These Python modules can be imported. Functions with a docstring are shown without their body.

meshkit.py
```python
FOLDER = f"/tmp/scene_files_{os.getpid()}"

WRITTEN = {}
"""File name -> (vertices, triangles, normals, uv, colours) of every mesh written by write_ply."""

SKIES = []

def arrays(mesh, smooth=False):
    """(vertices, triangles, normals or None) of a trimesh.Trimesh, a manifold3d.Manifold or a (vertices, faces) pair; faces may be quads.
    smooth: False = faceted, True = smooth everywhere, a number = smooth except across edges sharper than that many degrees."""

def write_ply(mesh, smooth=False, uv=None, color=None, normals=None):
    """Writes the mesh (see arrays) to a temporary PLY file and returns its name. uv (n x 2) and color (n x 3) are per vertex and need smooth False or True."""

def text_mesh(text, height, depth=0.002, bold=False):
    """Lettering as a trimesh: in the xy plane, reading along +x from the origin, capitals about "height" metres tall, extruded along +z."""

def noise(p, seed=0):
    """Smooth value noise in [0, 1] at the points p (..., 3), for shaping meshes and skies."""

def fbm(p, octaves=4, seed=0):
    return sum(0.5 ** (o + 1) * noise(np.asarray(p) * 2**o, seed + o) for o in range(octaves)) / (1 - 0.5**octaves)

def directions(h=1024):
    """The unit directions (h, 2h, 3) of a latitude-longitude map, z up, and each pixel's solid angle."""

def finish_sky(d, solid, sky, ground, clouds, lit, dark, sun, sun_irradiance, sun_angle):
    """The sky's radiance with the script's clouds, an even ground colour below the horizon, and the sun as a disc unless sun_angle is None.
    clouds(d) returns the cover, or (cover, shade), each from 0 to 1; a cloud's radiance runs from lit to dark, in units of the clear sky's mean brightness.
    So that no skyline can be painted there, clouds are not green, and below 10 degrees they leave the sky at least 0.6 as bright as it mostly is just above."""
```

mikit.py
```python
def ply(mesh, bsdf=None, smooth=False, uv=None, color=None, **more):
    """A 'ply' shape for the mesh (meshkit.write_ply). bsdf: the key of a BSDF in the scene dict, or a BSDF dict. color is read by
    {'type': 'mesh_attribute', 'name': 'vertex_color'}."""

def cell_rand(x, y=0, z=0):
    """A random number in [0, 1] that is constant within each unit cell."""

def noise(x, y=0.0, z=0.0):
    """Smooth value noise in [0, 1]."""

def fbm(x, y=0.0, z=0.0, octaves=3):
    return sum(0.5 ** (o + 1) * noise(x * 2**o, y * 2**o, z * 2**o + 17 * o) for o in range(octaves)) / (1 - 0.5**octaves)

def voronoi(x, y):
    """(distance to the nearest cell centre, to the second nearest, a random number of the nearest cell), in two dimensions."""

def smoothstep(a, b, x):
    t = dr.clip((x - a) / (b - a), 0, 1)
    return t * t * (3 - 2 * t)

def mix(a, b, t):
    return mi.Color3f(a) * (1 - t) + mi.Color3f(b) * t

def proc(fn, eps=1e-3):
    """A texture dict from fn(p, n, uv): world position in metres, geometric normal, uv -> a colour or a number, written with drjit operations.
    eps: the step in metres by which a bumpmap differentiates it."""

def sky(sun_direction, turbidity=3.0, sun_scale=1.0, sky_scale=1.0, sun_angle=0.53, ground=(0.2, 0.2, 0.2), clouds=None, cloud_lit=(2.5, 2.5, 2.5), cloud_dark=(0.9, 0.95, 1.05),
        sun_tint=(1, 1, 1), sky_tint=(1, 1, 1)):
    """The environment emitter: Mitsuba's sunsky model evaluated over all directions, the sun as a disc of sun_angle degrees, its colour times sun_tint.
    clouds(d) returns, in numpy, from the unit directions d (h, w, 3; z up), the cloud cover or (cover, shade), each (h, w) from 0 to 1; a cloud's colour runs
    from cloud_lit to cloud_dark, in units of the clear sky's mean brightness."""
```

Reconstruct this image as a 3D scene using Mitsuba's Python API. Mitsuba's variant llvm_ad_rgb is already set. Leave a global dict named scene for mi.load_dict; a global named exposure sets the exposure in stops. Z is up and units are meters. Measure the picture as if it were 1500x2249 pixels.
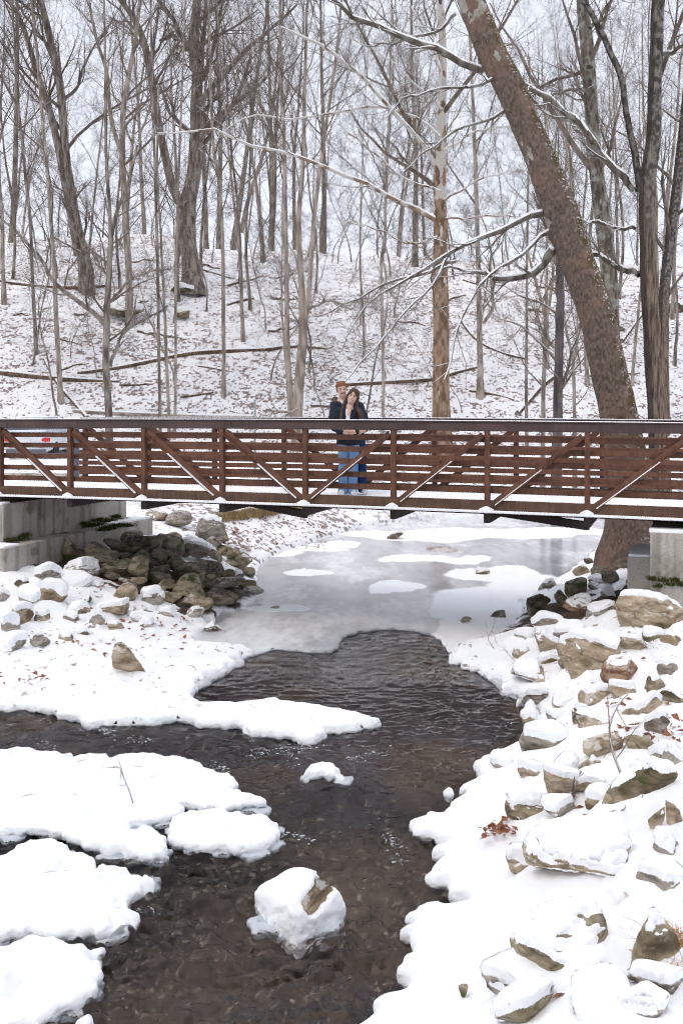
import math, numpy as np, trimesh, shapely, drjit as dr, mitsuba as mi, mikit, meshkit
from shapely.geometry import Polygon, LineString
from scipy.spatial import Delaunay
import manifold3d as m3
from mikit import noise as N, fbm as FB, smoothstep as SS, mix as MIX

# ------------------------------------------------------------------ camera, sky, exposure
F, CX, HZ, CAMZ = 2186.0, 750.0, 890.0, 3.4          # focal length in photo pixels, centre column, horizon row, eye height over the water
T = mi.ScalarTransform4f
scene, labels = {}, {}
scene['camera'] = {'type': 'perspective', 'fov': 2 * math.degrees(math.atan(750 / F)), 'fov_axis': 'x', 'near_clip': 0.1, 'far_clip': 1000.0,
                   'principal_point_offset_y': (1124.5 - HZ) / 2249,
                   'to_world': T().look_at(origin=[0, 0, CAMZ], target=[0, 10, CAMZ], up=[0, 0, 1])}
scene['sky'] = mikit.sky((-0.35, -0.45, 0.82), turbidity=3, sun_scale=0.2, sun_angle=30, clouds=lambda d: 1.0,
                         cloud_lit=(2.36, 2.48, 2.80), ground=(0.6, 0.6, 0.62))
exposure = 1.69

# ------------------------------------------------------------------ helpers
def key_for(name):
    if name not in used: used[name] = 0; return name
    used[name] += 1
    return f'{name}_{used[name]:03d}'
used = {}
def thing(name, label, cat, group=None, kind=None):
    k = key_for(name)
    labels[k] = {'label': label, 'category': cat}
    if group: labels[k]['group'] = group
    if kind: labels[k]['kind'] = kind
    return k
def part(parent, name, mesh, mat, smooth=False, label=None, kind=None, **kw):
    k = key_for(f'{parent}__{name}')
    scene[k] = mikit.ply(mesh, mat, smooth=smooth, **kw)
    if label or kind:
        labels[k] = {**({'label': label} if label else {}), **({'kind': kind} if kind else {})}
    return k
def single(name, mesh, mat, label, cat, group=None, kind=None, smooth=False, **kw):
    k = thing(name, label, cat, group, kind)
    scene[k] = mikit.ply(mesh, mat, smooth=smooth, **kw)
    return k
def struct(name, mesh, mat, label=None, smooth=True, kind='structure', **kw):
    scene[name] = mikit.ply(mesh, mat, smooth=smooth, **kw)
    labels[name] = {'kind': kind, **({'label': label} if label else {})}
    used.setdefault(name, 0)
    return name
def at(px, py, Y): return np.array([(px - CX) / F * Y, Y, CAMZ - (py - HZ) / F * Y])
def onz(px, py, z=0.03):
    Y = (CAMZ - z) * F / (py - HZ)
    return ((px - CX) / F * Y, Y)
def cat(ms): return trimesh.util.concatenate(ms)
def box(cx, cy, cz, sx, sy, sz):
    m = trimesh.creation.box((sx, sy, sz)); m.apply_translation((cx, cy, cz)); return m
def beam(p0, p1, w, h, up=(0, 0, 1), cham=0.0):
    """a bar from p0 to p1, w across and h along 'up', with chamfered edges"""
    p0, p1, up = (np.asarray(a, float) for a in (p0, p1, up))
    t = p1 - p0; L = np.linalg.norm(t); t /= L
    s = np.cross(t, up); s /= np.linalg.norm(s); n = np.cross(s, t)
    c = cham if cham else min(w, h) * 0.08
    o = [(-w/2+c, -h/2), (w/2-c, -h/2), (w/2, -h/2+c), (w/2, h/2-c), (w/2-c, h/2), (-w/2+c, h/2), (-w/2, h/2-c), (-w/2, -h/2+c)]
    v = [p + s * a + n * b for p in (p0, p1) for a, b in o]
    f = []
    for i in range(8):
        j = (i + 1) % 8
        f += [[i, j, j + 8], [i, j + 8, i + 8]]
    f += [[0, i + 1, i] for i in range(1, 7)] + [[8, 8 + i, 9 + i] for i in range(1, 7)]
    return trimesh.Trimesh(v, np.array(f)[:, ::-1], process=False)
def nz(p, s=0): return meshkit.noise(np.asarray(p, float), s)
def sst(a, b, x):
    t = np.clip((np.asarray(x, float) - a) / (b - a), 0, 1); return t * t * (3 - 2 * t)

# ------------------------------------------------------------------ materials
def rgb(*c): return {'type': 'rgb', 'value': list(c)}
def mat(name, col, rough=0.7, spec=0.3, bump=None, bs=1.0, **kw):
    b = {'type': 'principled', 'base_color': mikit.proc(col) if callable(col) else rgb(*col), 'specular': spec, **kw}
    b['roughness'] = mikit.proc(rough) if callable(rough) else rough
    if bump: b = {'type': 'bumpmap', 'scale': bs, 'arbitrary': mikit.proc(bump, eps=2e-3), 'bsdf': b}
    scene[name] = {'type': 'twosided', 'bsdf': b}
    return name
C3 = mi.Color3f
SNOW = (0.88, 0.895, 0.92)
mat('snow', lambda p, n, uv: MIX((0.86, 0.88, 0.91), (0.91, 0.92, 0.935), FB(p.x * 5, p.y * 5, p.z * 5, 2)), 0.8, 0.2,
    bump=lambda p, n, uv: FB(p.x * 17, p.y * 17, p.z * 17, 4), bs=0.03)
def bank_col(p, n, uv):                                     # snow, but bare earth and leaves where the bridge deck keeps the snow off
    a, b = bridge_xy(0, 0), VX
    v = (p.x - float(a[0])) * float(b[0]) + (p.y - float(a[1])) * float(b[1]) + 0.9 * (FB(p.x * 4.2, p.y * 4.2, 1.0, 4) - 0.5)
    m = SS(0.02, 0.1, v) * SS(2.45, 2.35, v) * SS(0.02, 0.10, p.z - 0.07 + 0.25 * (FB(p.x * 5, p.y * 5, 4.0, 3) - 0.5))
    earth = MIX((0.04, 0.032, 0.025), (0.11, 0.085, 0.066), FB(p.x * 13, p.y * 13, p.z * 13, 3))
    earth = MIX(earth, (0.16, 0.08, 0.05), SS(0.66, 0.70, FB(p.x * 21, p.y * 21, p.z * 21, 2)))
    sp = SS(0.70, 0.74, FB(p.x * 16, p.y * 16, p.z * 16, 3)) * SS(9.5, 12.5, p.y)
    snow = MIX(MIX((0.85, 0.875, 0.91), (0.91, 0.92, 0.935), FB(p.x * 5, p.y * 5, p.z * 5, 2)), (0.2, 0.13, 0.1), sp * 0.8)
    return MIX(snow, earth, m)
Z0 = 15.9
def bridge_xy(k, v=0.0): return np.array([Z0 / F * (-595 + 174.2 * k), Z0 * (1 - 0.02773 * k)]) + VX * v
UX = np.array([0.9444, -0.3286]); VX = np.array([0.3286, 0.9444])
mat('bank_snow', bank_col, 0.8, 0.2, bump=lambda p, n, uv: FB(p.x * 15, p.y * 15, p.z * 15, 4), bs=0.035)
mat('snow_thin', lambda p, n, uv: MIX(SNOW, (0.55, 0.52, 0.5), SS(0.5, 0.75, FB(p.x * 22, p.y * 22, p.z * 22, 2)) * 0.6), 0.85, 0.2)

def ground_col(p, n, uv):
    hill = SS(37.0, 43.0, p.y + 3 * N(p.x * 0.3, p.y * 0.3))
    bankl = SS(18.2, 19.5, p.y) * (1 - SS(27, 31, p.y)) * SS(-6.0, -3.5, p.x) * (1 - SS(2, 5, p.x))
    farb = SS(29.5, 31, p.y) * (1 - SS(33, 36, p.y)) * 0.9
    amt = dr.maximum(dr.maximum(hill, bankl * 0.95), farb)
    q = FB(p.x * 9.5, p.y * 7.0, p.z * 9.5, 3)
    q2 = N(p.x * 0.45, p.y * 0.45, p.z * 0.45)
    q3 = FB(p.x * 1.9, p.y * 1.9, p.z * 3.5, 2)
    lit = SS(0.545, 0.665, q + 0.13 * (q2 - 0.5) + 0.30 * (q3 - 0.5)) * amt
    leaf = MIX((0.10, 0.068, 0.058), (0.25, 0.175, 0.15), N(p.x * 17, p.y * 17, p.z * 17))
    snow = MIX(SNOW, (0.79, 0.775, 0.795), amt * SS(0.3, 0.7, q3) * 0.8)
    col = MIX(snow, leaf, lit * 0.9)
    v1, v2, r = mikit.voronoi(p.x * 15 + 1.5 * N(p.x * 5, p.y * 5), p.y * 12)
    bed = MIX((0.085, 0.060, 0.046), (0.155, 0.112, 0.084), r)
    bed = MIX(bed, (0.21, 0.125, 0.075), SS(0.94, 0.96, r) * 0.7)
    big = FB(p.x * 0.9, p.y * 0.7, 0.0, 4)
    bed = MIX(bed, C3(0.115, 0.083, 0.064), 0.6) * (0.85 + 0.15 * SS(0.0, 0.2, v2 - v1)) * (0.25 + 1.35 * big) * (0.7 + 0.6 * FB(p.x * 9, p.y * 16, 2.0, 3))
    bed = MIX(bed, bed * C3(0.75, 0.85, 1.15), SS(0.5, 0.6, FB(p.x * 0.7 + 4, p.y * 0.9, 0.0, 2)))
    return dr.select((p.z < 0.03) & (p.y < 17), bed, col)
mat('ground_mat', ground_col, 0.85, 0.2, bump=lambda p, n, uv: FB(p.x * 9, p.y * 9, p.z * 9, 3), bs=0.03)

def rock_col(a, b, moss=0.0, dust=0.35):
    def f(p, n, uv):
        s = FB(p.x * 7, p.y * 7, p.z * 16, 3)
        c = MIX(a, b, SS(0.3, 0.7, s))
        c = c * (0.62 + 0.7 * FB(p.x * 40, p.y * 40, p.z * 60, 3))
        c = c * (0.55 + 0.45 * SS(0.0, 0.05, dr.abs(FB(p.x * 3.5, p.y * 3.5, p.z * 8, 3) - 0.5)))
        c = MIX(c, C3(c) * C3(0.45, 0.42, 0.38), SS(0.58, 0.7, FB(p.x * 4 + 9, p.y * 4, p.z * 4, 2)))
        if moss: c = MIX(c, (0.06, 0.075, 0.02), SS(0.62 - moss * 0.3, 0.8 - moss * 0.3, FB(p.x * 5, p.y * 5 + 3, p.z * 5, 3)))
        d = SS(0.45, 0.7, n.z) * SS(0.5 - 0.2 * dust, 0.62, FB(p.x * 26, p.y * 26, p.z * 26, 3)) * dust
        return MIX(c, SNOW, d)
    return f
RB = lambda p, n, uv: FB(p.x * 14, p.y * 14, p.z * 26, 4)
mat('rock_tan', rock_col((0.30, 0.225, 0.15), (0.46, 0.38, 0.28)), 0.85, 0.2, RB, 0.03)
mat('rock_grey', rock_col((0.25, 0.215, 0.18), (0.40, 0.36, 0.31)), 0.85, 0.2, RB, 0.03)
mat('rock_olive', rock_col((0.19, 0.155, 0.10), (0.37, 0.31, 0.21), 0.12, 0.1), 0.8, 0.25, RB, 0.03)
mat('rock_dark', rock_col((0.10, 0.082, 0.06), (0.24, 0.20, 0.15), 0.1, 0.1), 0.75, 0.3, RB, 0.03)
mat('rock_red', rock_col((0.22, 0.12, 0.075), (0.38, 0.25, 0.17)), 0.85, 0.2, RB, 0.03)
ROCKM = dict(t='rock_tan', g='rock_grey', o='rock_olive', d='rock_dark', r='rock_red')

def bark_col(a, b, snow=0.6, sc=1.0, thr=0.6, ws=0.0):
    def f(p, n, uv):
        s = FB(p.x * 9 * sc, p.y * 9 * sc, p.z * 1.6 * sc, 3)
        c = MIX(a, b, SS(0.28, 0.72, s))
        if ws: c = MIX(c, (0.35, 0.37, 0.33), ws * SS(0.5, 0.64, FB(p.x * 6, p.y * 6, p.z * 4, 3)))
        return MIX(c, SNOW, SS(thr, thr + 0.2, n.z) * snow)
    return f
BB = lambda p, n, uv: FB(p.x * 12, p.y * 12, p.z * 2.2, 3)
mat('bark_forest', bark_col((0.105, 0.086, 0.073), (0.325, 0.283, 0.247), snow=0.3), 0.9, 0.1, BB, 0.05)
mat('bark_pale', bark_col((0.19, 0.158, 0.132), (0.42, 0.362, 0.315), snow=0.3), 0.9, 0.1, BB, 0.04)
mat('bark_dark', bark_col((0.065, 0.052, 0.055), (0.15, 0.125, 0.125)), 0.8, 0.2, BB, 0.04)
mat('bark_lichen', bark_col((0.065, 0.055, 0.045), (0.20, 0.17, 0.14), ws=0.5, sc=1.6), 0.9, 0.1, BB, 0.05)
def bark_right_col(p, n, uv):                               # furrowed brown bark, greyer with lichen higher up, wet and dark on one side
    s = FB(p.x * 34, p.y * 34, p.z * 3.0, 3)
    c = MIX((0.095, 0.07, 0.055), (0.28, 0.212, 0.165), SS(0.3, 0.7, s))
    up = SS(5.5, 9.5, p.z + 2 * (FB(p.x * 3, p.y * 3, p.z, 2) - 0.5))
    c = MIX(c, MIX((0.07, 0.062, 0.055), (0.24, 0.22, 0.195), SS(0.35, 0.65, FB(p.x * 16, p.y * 16, p.z * 9, 3))), up)
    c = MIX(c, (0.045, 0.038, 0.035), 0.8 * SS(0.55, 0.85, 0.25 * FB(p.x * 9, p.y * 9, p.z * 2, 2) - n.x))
    return MIX(c, SNOW, SS(0.6, 0.8, n.z) * 0.4)
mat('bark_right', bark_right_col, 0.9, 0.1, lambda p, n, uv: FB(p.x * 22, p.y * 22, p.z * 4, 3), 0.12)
mat('twig', bark_col((0.095, 0.076, 0.063), (0.21, 0.17, 0.145), snow=0.45, thr=0.55), 0.9, 0.1)
mat('twig_snowy', bark_col((0.10, 0.08, 0.062), (0.20, 0.16, 0.13), snow=0.9, thr=0.45), 0.9, 0.1)
mat('log_bark', bark_col((0.07, 0.05, 0.035), (0.20, 0.14, 0.10), snow=0.3, thr=0.8), 0.9, 0.1, BB, 0.04)
def plane_tree(p, n, uv):                                   # leaning sycamore: red brown scaly bark with a few pale bare patches
    s = 0.22 * FB(p.x * 11, p.y * 11, p.z * 6, 3) + 0.78 * FB(p.x * 34, p.y * 34, p.z * 15, 4)
    c = MIX((0.10, 0.076, 0.062), (0.235, 0.178, 0.145), SS(0.22, 0.78, s))
    c = MIX(c, (0.28, 0.175, 0.13), 0.5 * SS(0.5, 0.75, FB(p.x * 3.1, p.y * 3.1, p.z * 2.0, 3)))
    w = p.x + 0.12 * (FB(p.x * 6, p.y * 6, p.z * 5, 2) - 0.5)
    m = SS(0.60, 0.625, 0.8 * FB(w * 3.2 + 5, p.y * 3.2, p.z * 1.5, 3) + 0.2 * FB(p.x * 14, p.y * 14, p.z * 11, 2)) * SS(5.0, 8.0, p.z)
    c = MIX(c, MIX((0.30, 0.28, 0.21), (0.52, 0.52, 0.47), N(p.x * 9, p.y * 9, p.z * 6)), m * 0.9)
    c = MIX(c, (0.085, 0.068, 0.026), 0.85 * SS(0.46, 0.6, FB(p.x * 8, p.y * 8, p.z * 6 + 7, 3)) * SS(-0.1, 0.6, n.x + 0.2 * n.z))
    return MIX(c, SNOW, SS(0.66, 0.70, FB(p.x * 30, p.y * 30, p.z * 30, 2)) * SS(0.1, 0.5, n.z + 0.35 * n.x) * 0.7)
mat('bark_leaning', plane_tree, 0.9, 0.1, lambda p, n, uv: FB(p.x * 20, p.y * 20, p.z * 13, 3), 0.11)
def white_tree(p, n, uv):                                   # middle sycamore: brown flaking bark below, white bark above
    s = FB(p.x * 9, p.y * 9, p.z * 3, 3)
    c = MIX((0.14, 0.088, 0.06), (0.33, 0.23, 0.165), SS(0.3, 0.7, s))
    c = MIX(c, (0.36, 0.19, 0.09), 0.4 * SS(0.6, 0.68, FB(p.x * 4, p.y * 4, p.z * 1.5, 3)) * (1 - SS(9, 12, p.z)))
    up = SS(7.0, 15.0, p.z + 4 * (FB(p.x * 1.5, p.y * 1.5, p.z * 0.8, 3) - 0.5))
    m = SS(0.70 - 0.38 * up, 0.74 - 0.38 * up, FB(p.x * 4, p.y * 4, p.z * 1.8, 3))
    return MIX(c, (0.53, 0.51, 0.47), m * 0.9)
mat('bark_white', white_tree, 0.85, 0.15, BB, 0.03)

def steel(a, b):
    def f(p, n, uv):
        s = FB(p.x * 3, p.y * 3, p.z * 9, 3)
        st = FB(p.x * 40, p.y * 40, p.z * 3, 2)
        c = MIX(a, b, SS(0.25, 0.75, s * 0.6 + st * 0.4))
        return c * (0.8 + 0.4 * FB(p.x * 60, p.y * 60, p.z * 60, 2))
    return f
mat('rust_steel', steel((0.085, 0.036, 0.024), (0.165, 0.075, 0.045)), 0.65, 0.35)
mat('rust_chord', steel((0.075, 0.040, 0.026), (0.135, 0.075, 0.045)), 0.6, 0.35)
mat('dark_steel', steel((0.056, 0.033, 0.031), (0.098, 0.060, 0.054)), 0.5, 0.4)
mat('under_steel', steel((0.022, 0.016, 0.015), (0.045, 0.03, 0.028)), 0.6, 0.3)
mat('grey_steel', (0.10, 0.11, 0.14), 0.5, 0.4)
mat('green_post', (0.30, 0.36, 0.35), 0.6, 0.3)
def concrete(p, n, uv):
    s = FB(p.x * 2.5, p.y * 2.5, p.z * 2.5, 3)
    c = MIX((0.36, 0.335, 0.30), (0.52, 0.49, 0.45), s)
    st = FB(p.x * 8, p.y * 8, p.z * 0.7, 3)
    c = MIX(c, (0.16, 0.145, 0.11), 0.6 * SS(0.5, 0.75, st))
    c = MIX(c, (0.12, 0.11, 0.07), 0.6 * SS(0.56, 0.74, FB(p.x * 4, p.y * 4, p.z * 3, 4)))
    return c * (0.85 + 0.3 * N(p.x * 50, p.y * 50, p.z * 50))
mat('concrete', concrete, 0.9, 0.15, lambda p, n, uv: FB(p.x * 30, p.y * 30, p.z * 30, 2), 0.012)
mat('moss', lambda p, n, uv: MIX((0.02, 0.028, 0.008), (0.09, 0.10, 0.025), N(p.x * 40, p.y * 40, p.z * 40)), 0.95, 0.05)
mat('straw', lambda p, n, uv: MIX((0.20, 0.14, 0.07), (0.42, 0.31, 0.17), N(p.x * 30, p.y * 30, 1.0)), 0.9, 0.1)
mat('orange_straw', lambda p, n, uv: MIX((0.30, 0.14, 0.05), (0.50, 0.30, 0.14), N(p.x * 40, p.y * 40, 1.0)), 0.9, 0.1)
mat('leaf', lambda p, n, uv: MIX((0.15, 0.05, 0.035), (0.36, 0.16, 0.085), N(p.x * 12, p.y * 12, p.z * 12)), 0.8, 0.2)
def ice_snow(p):                                            # drifts of snow lying on the ice, where the wind left them
    w = p.x + 0.9 * (FB(p.x * 0.9, p.y * 0.5, 2.0, 5) - 0.5)
    v = p.y + 2.2 * (FB(p.x * 0.8 + 7, p.y * 0.45, 5.0, 5) - 0.5)
    m = mi.Float(0)
    for cx, cy, rx, ry in DRIFTS:
        m = dr.maximum(m, 1 - SS(0.90, 1.03, dr.sqrt(dr.square((w - cx) / rx) + dr.square((v - cy) / ry))))
    return m
def ice_mask(p, n, uv):
    haze = SS(0.45, 0.68, 0.8 * FB(p.x * 1.3, p.y * 0.5, 1.0, 4) + 0.2 * FB(p.x * 11, p.y * 5, 1.0, 3))
    fine = FB(p.x * 9, p.y * 4, 0.0, 3)
    return dr.clip(dr.maximum(ice_snow(p) * (0.9 + 0.2 * fine), 0.45 * haze * (0.5 + fine)), 0, 1)
def ice_col(p, n, uv):
    c = MIX((0.26, 0.272, 0.295), (0.45, 0.46, 0.485), SS(0.3, 0.7, 0.75 * FB(p.x * 0.9, p.y * 0.35, 3.0, 4) + 0.25 * FB(p.x * 7, p.y * 2.5, 3.0, 3)))
    d = SS(0.9, 0.3, dr.sqrt(dr.square((p.x - 0.30) / 0.55) + dr.square((p.y - 15.6) / 0.5)))
    c = MIX(c, (0.70, 0.58, 0.38), 0.8 * d * FB(p.x * 9, p.y * 9, 0.0, 2))
    d2 = SS(1.0, 0.8, dr.sqrt(dr.square((p.x - 2.35) / 0.42) + dr.square((p.y - 23.2) / 0.62)))
    return MIX(c, (0.12, 0.06, 0.035), d2)
DRIFTS = [(*onz(870, 1290), 0.55, 0.62), (*onz(670, 1254), 0.42, 0.5), (*onz(590, 1340), 0.62, 0.45), (*onz(1110, 1400), 1.35, 1.7), (*onz(1110, 1335), 1.4, 1.7), (*onz(1250, 1300), 1.6, 1.7),
          (*onz(1090, 1262), 1.05, 1.1), (*onz(960, 1226), 1.2, 0.55), (*onz(1100, 1172), 4.6, 1.25), (*onz(730, 1200), 0.6, 0.6), (*onz(680, 1212), 0.8, 0.5),
          (*onz(860, 1181), 0.7, 0.4), (*onz(1190, 1350), 1.3, 1.6), (*onz(1020, 1440), 0.5, 0.8), (*onz(590, 1222), 0.7, 0.6)]
scene['ice_mat'] = {'type': 'blendbsdf', 'weight': mikit.proc(ice_mask),
                    'a': {'type': 'twosided', 'bsdf': {'type': 'principled', 'base_color': mikit.proc(ice_col), 'roughness': 0.16, 'specular': 0.6}},
                    'b': {'type': 'twosided', 'bsdf': {'type': 'principled', 'base_color': rgb(*SNOW), 'roughness': 0.7, 'specular': 0.2}}}
scene['water_mat'] = {'type': 'dielectric', 'int_ior': 1.333, 'ext_ior': 1.0}
scene['clear_ice'] = {'type': 'twosided', 'bsdf': {'type': 'principled', 'base_color': rgb(0.5, 0.54, 0.58), 'roughness': 0.25, 'specular': 0.6}}

# ------------------------------------------------------------------ terrain
RSH = [(845, 2195), (905, 2165), (850, 2140), (905, 2108), (872, 2055), (890, 2030), (945, 2010), (1008, 1992), (950, 1945), (946, 1892), (928, 1880), (975, 1865),
       (958, 1832), (915, 1830), (925, 1808), (985, 1800), (998, 1770), (1012, 1735), (1062, 1712), (1042, 1694), (1125, 1645), (1196, 1572), (1150, 1545), (1100, 1510),
       (1060, 1478), (1000, 1455), (1010, 1425), (1075, 1405), (1120, 1390), (1150, 1342), (1165, 1308), (1240, 1265), (1300, 1215), (1335, 1172)]
LSH = [(0, 1555), (100, 1568), (200, 1588), (330, 1592), (430, 1582), (500, 1600), (530, 1588), (560, 1612), (690, 1628), (740, 1602), (840, 1588), (760, 1570),
       (690, 1556), (600, 1542), (520, 1552), (445, 1550), (425, 1522), (440, 1498), (500, 1470), (547, 1430), (500, 1420), (440, 1416), (432, 1400), (452, 1378),
       (480, 1348), (540, 1335), (575, 1308), (560, 1285), (570, 1240), (600, 1222), (700, 1187), (800, 1157), (980, 1137), (1330, 1133)]
rs, ls = [onz(*q) for q in RSH], [onz(*q) for q in LSH]
downstream = [(0.05, 5.3), (-0.35, 4.6), (-0.9, 3.2), (-1.2, 1.0), (-1.2, -6.0), (-16, -6.0), (-16, 10.6)]
CH = Polygon(downstream[:5][::-1] + rs + [(16, 24.5), (16, 31.5)] + ls[::-1] + [(-7, 10.6), (-16, 10.8), (-16, -6)]).buffer(0)
shapely.prepare(CH)
def chdist(x, y):
    p = shapely.points(np.ravel(x), np.ravel(y))
    d = np.where(shapely.contains(CH, p), -1.0, 1.0) * shapely.distance(p, CH.boundary)
    return d.reshape(np.shape(x))
ROW = lambda py, Y: CAMZ + (HZ - py) / F * Y
def land(x, y, d=None):
    """height of the snow-covered land"""
    x, y = np.asarray(x, float), np.asarray(y, float)
    d = chdist(x, y) if d is None else d
    dd = np.maximum(d, 0)
    right = sst(-0.3, 1.2, x) * (1 - sst(22, 27, y))
    back = sst(17.0, 20.0, y)
    sl = 0.085 + 0.20 * sst(13.2, 15.5, y) + 0.17 * back
    sl = sl * (1 - right) + right * (0.30 + 0.08 * sst(12, 8, y))
    pl = (0.75 + 0.5 * sst(13, 16.5, y)) * (1 - right) + right * 1.5
    z = 0.09 + pl * (1 - np.exp(-dd * sl / pl * 1.15))
    z = z + 0.05 * (meshkit.fbm(np.stack([x * 1.3, y * 1.3, x * 0], -1), 3, 3) - 0.5) * sst(0.1, 0.8, dd) * 2
    foot = 41.0 + 2.5 * np.sin(x * 0.09 + 1.0) - 0.05 * x
    t = np.maximum(y - foot, 0)
    ridge = 14.6 - 0.055 * x
    hill = ridge * (1 - np.exp(-(t / 27.0) ** 1.25 * 1.9))
    z = z + hill + sst(0, 6, t) * (0.9 + 1.1 * sst(14, 26, t)) * (meshkit.fbm(np.stack([x * 0.16, y * 0.16, x * 0], -1), 3, 8) - 0.5) + sst(0, 4, t) * 0.22 * (meshkit.fbm(np.stack([x * 0.9, y * 0.9, x * 0], -1), 3, 9) - 0.5)
    # made ground that carries the path up to the two bridge ends (both beyond the frame)
    for k, s in ((-1.95, -1), (7.95, 1)):
        e, o = bridge_xy(k, 1.2), UX * s
        a, b = (x - e[0]) * o[0] + (y - e[1]) * o[1], (x - e[0]) * VX[0] + (y - e[1]) * VX[1]
        z = np.maximum(z, z + (1.93 - z) * sst(-0.6, 0.5, a) * sst(4.0, 2.0, np.abs(b)) * sst(14, 4, a))
    return z
def height(x, y):
    d = chdist(x, y)
    z = land(x, y, d)
    near = 1 - sst(17.3, 18.6, np.asarray(y, float))
    z = z - 0.20 * near
    bed = -0.27 - 0.10 * sst(0.3, 1.4, -d) + 0.10 * (meshkit.fbm(np.stack([np.asarray(x) * 2.2, np.asarray(y) * 1.6, np.asarray(x) * 0], -1), 3, 5) - 0.5)
    return np.where(d > 0, z, -0.08 + (bed + 0.08) * sst(0, 0.35, -d) + (z + 0.08) * sst(0.04, 0, -d) * near * 0)
def axis(*segs):
    a = [segs[0][0]]
    for lo, hi, st in segs: a += list(np.linspace(lo, hi, max(2, int((hi - lo) / st) + 1))[1:])
    return np.array(a)
gx = axis((-130, -40, 4), (-40, -12, 0.8), (-12, -5, 0.18), (-5, 5.5, 0.09), (5.5, 12, 0.18), (12, 40, 0.8), (40, 130, 4))
gy = axis((-30, 2, 2), (2, 4.4, 0.2), (4.4, 18, 0.09), (18, 32, 0.16), (32, 40, 0.4), (40, 72, 0.34), (72, 100, 1.2), (100, 260, 8))
GX, GY = np.meshgrid(gx, gy)
GZ = height(GX, GY)
def grid_faces(ny, nx):
    i = np.arange(ny * nx).reshape(ny, nx)
    a, b, c, d = i[:-1, :-1].ravel(), i[:-1, 1:].ravel(), i[1:, 1:].ravel(), i[1:, :-1].ravel()
    return np.vstack([np.stack([a, b, c], 1), np.stack([a, c, d], 1)])
struct('ground', trimesh.Trimesh(np.stack([GX, GY, GZ], -1).reshape(-1, 3), grid_faces(*GX.shape), process=False), 'ground_mat')
from scipy.interpolate import RegularGridInterpolator
GD = chdist(GX, GY)
LZ = np.where(GD < 0, GZ, land(GX, GY, GD))
terr = RegularGridInterpolator((gy, gx), LZ, bounds_error=False, fill_value=1.0)
def tz(x, y): return float(terr((y, x)))
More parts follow.
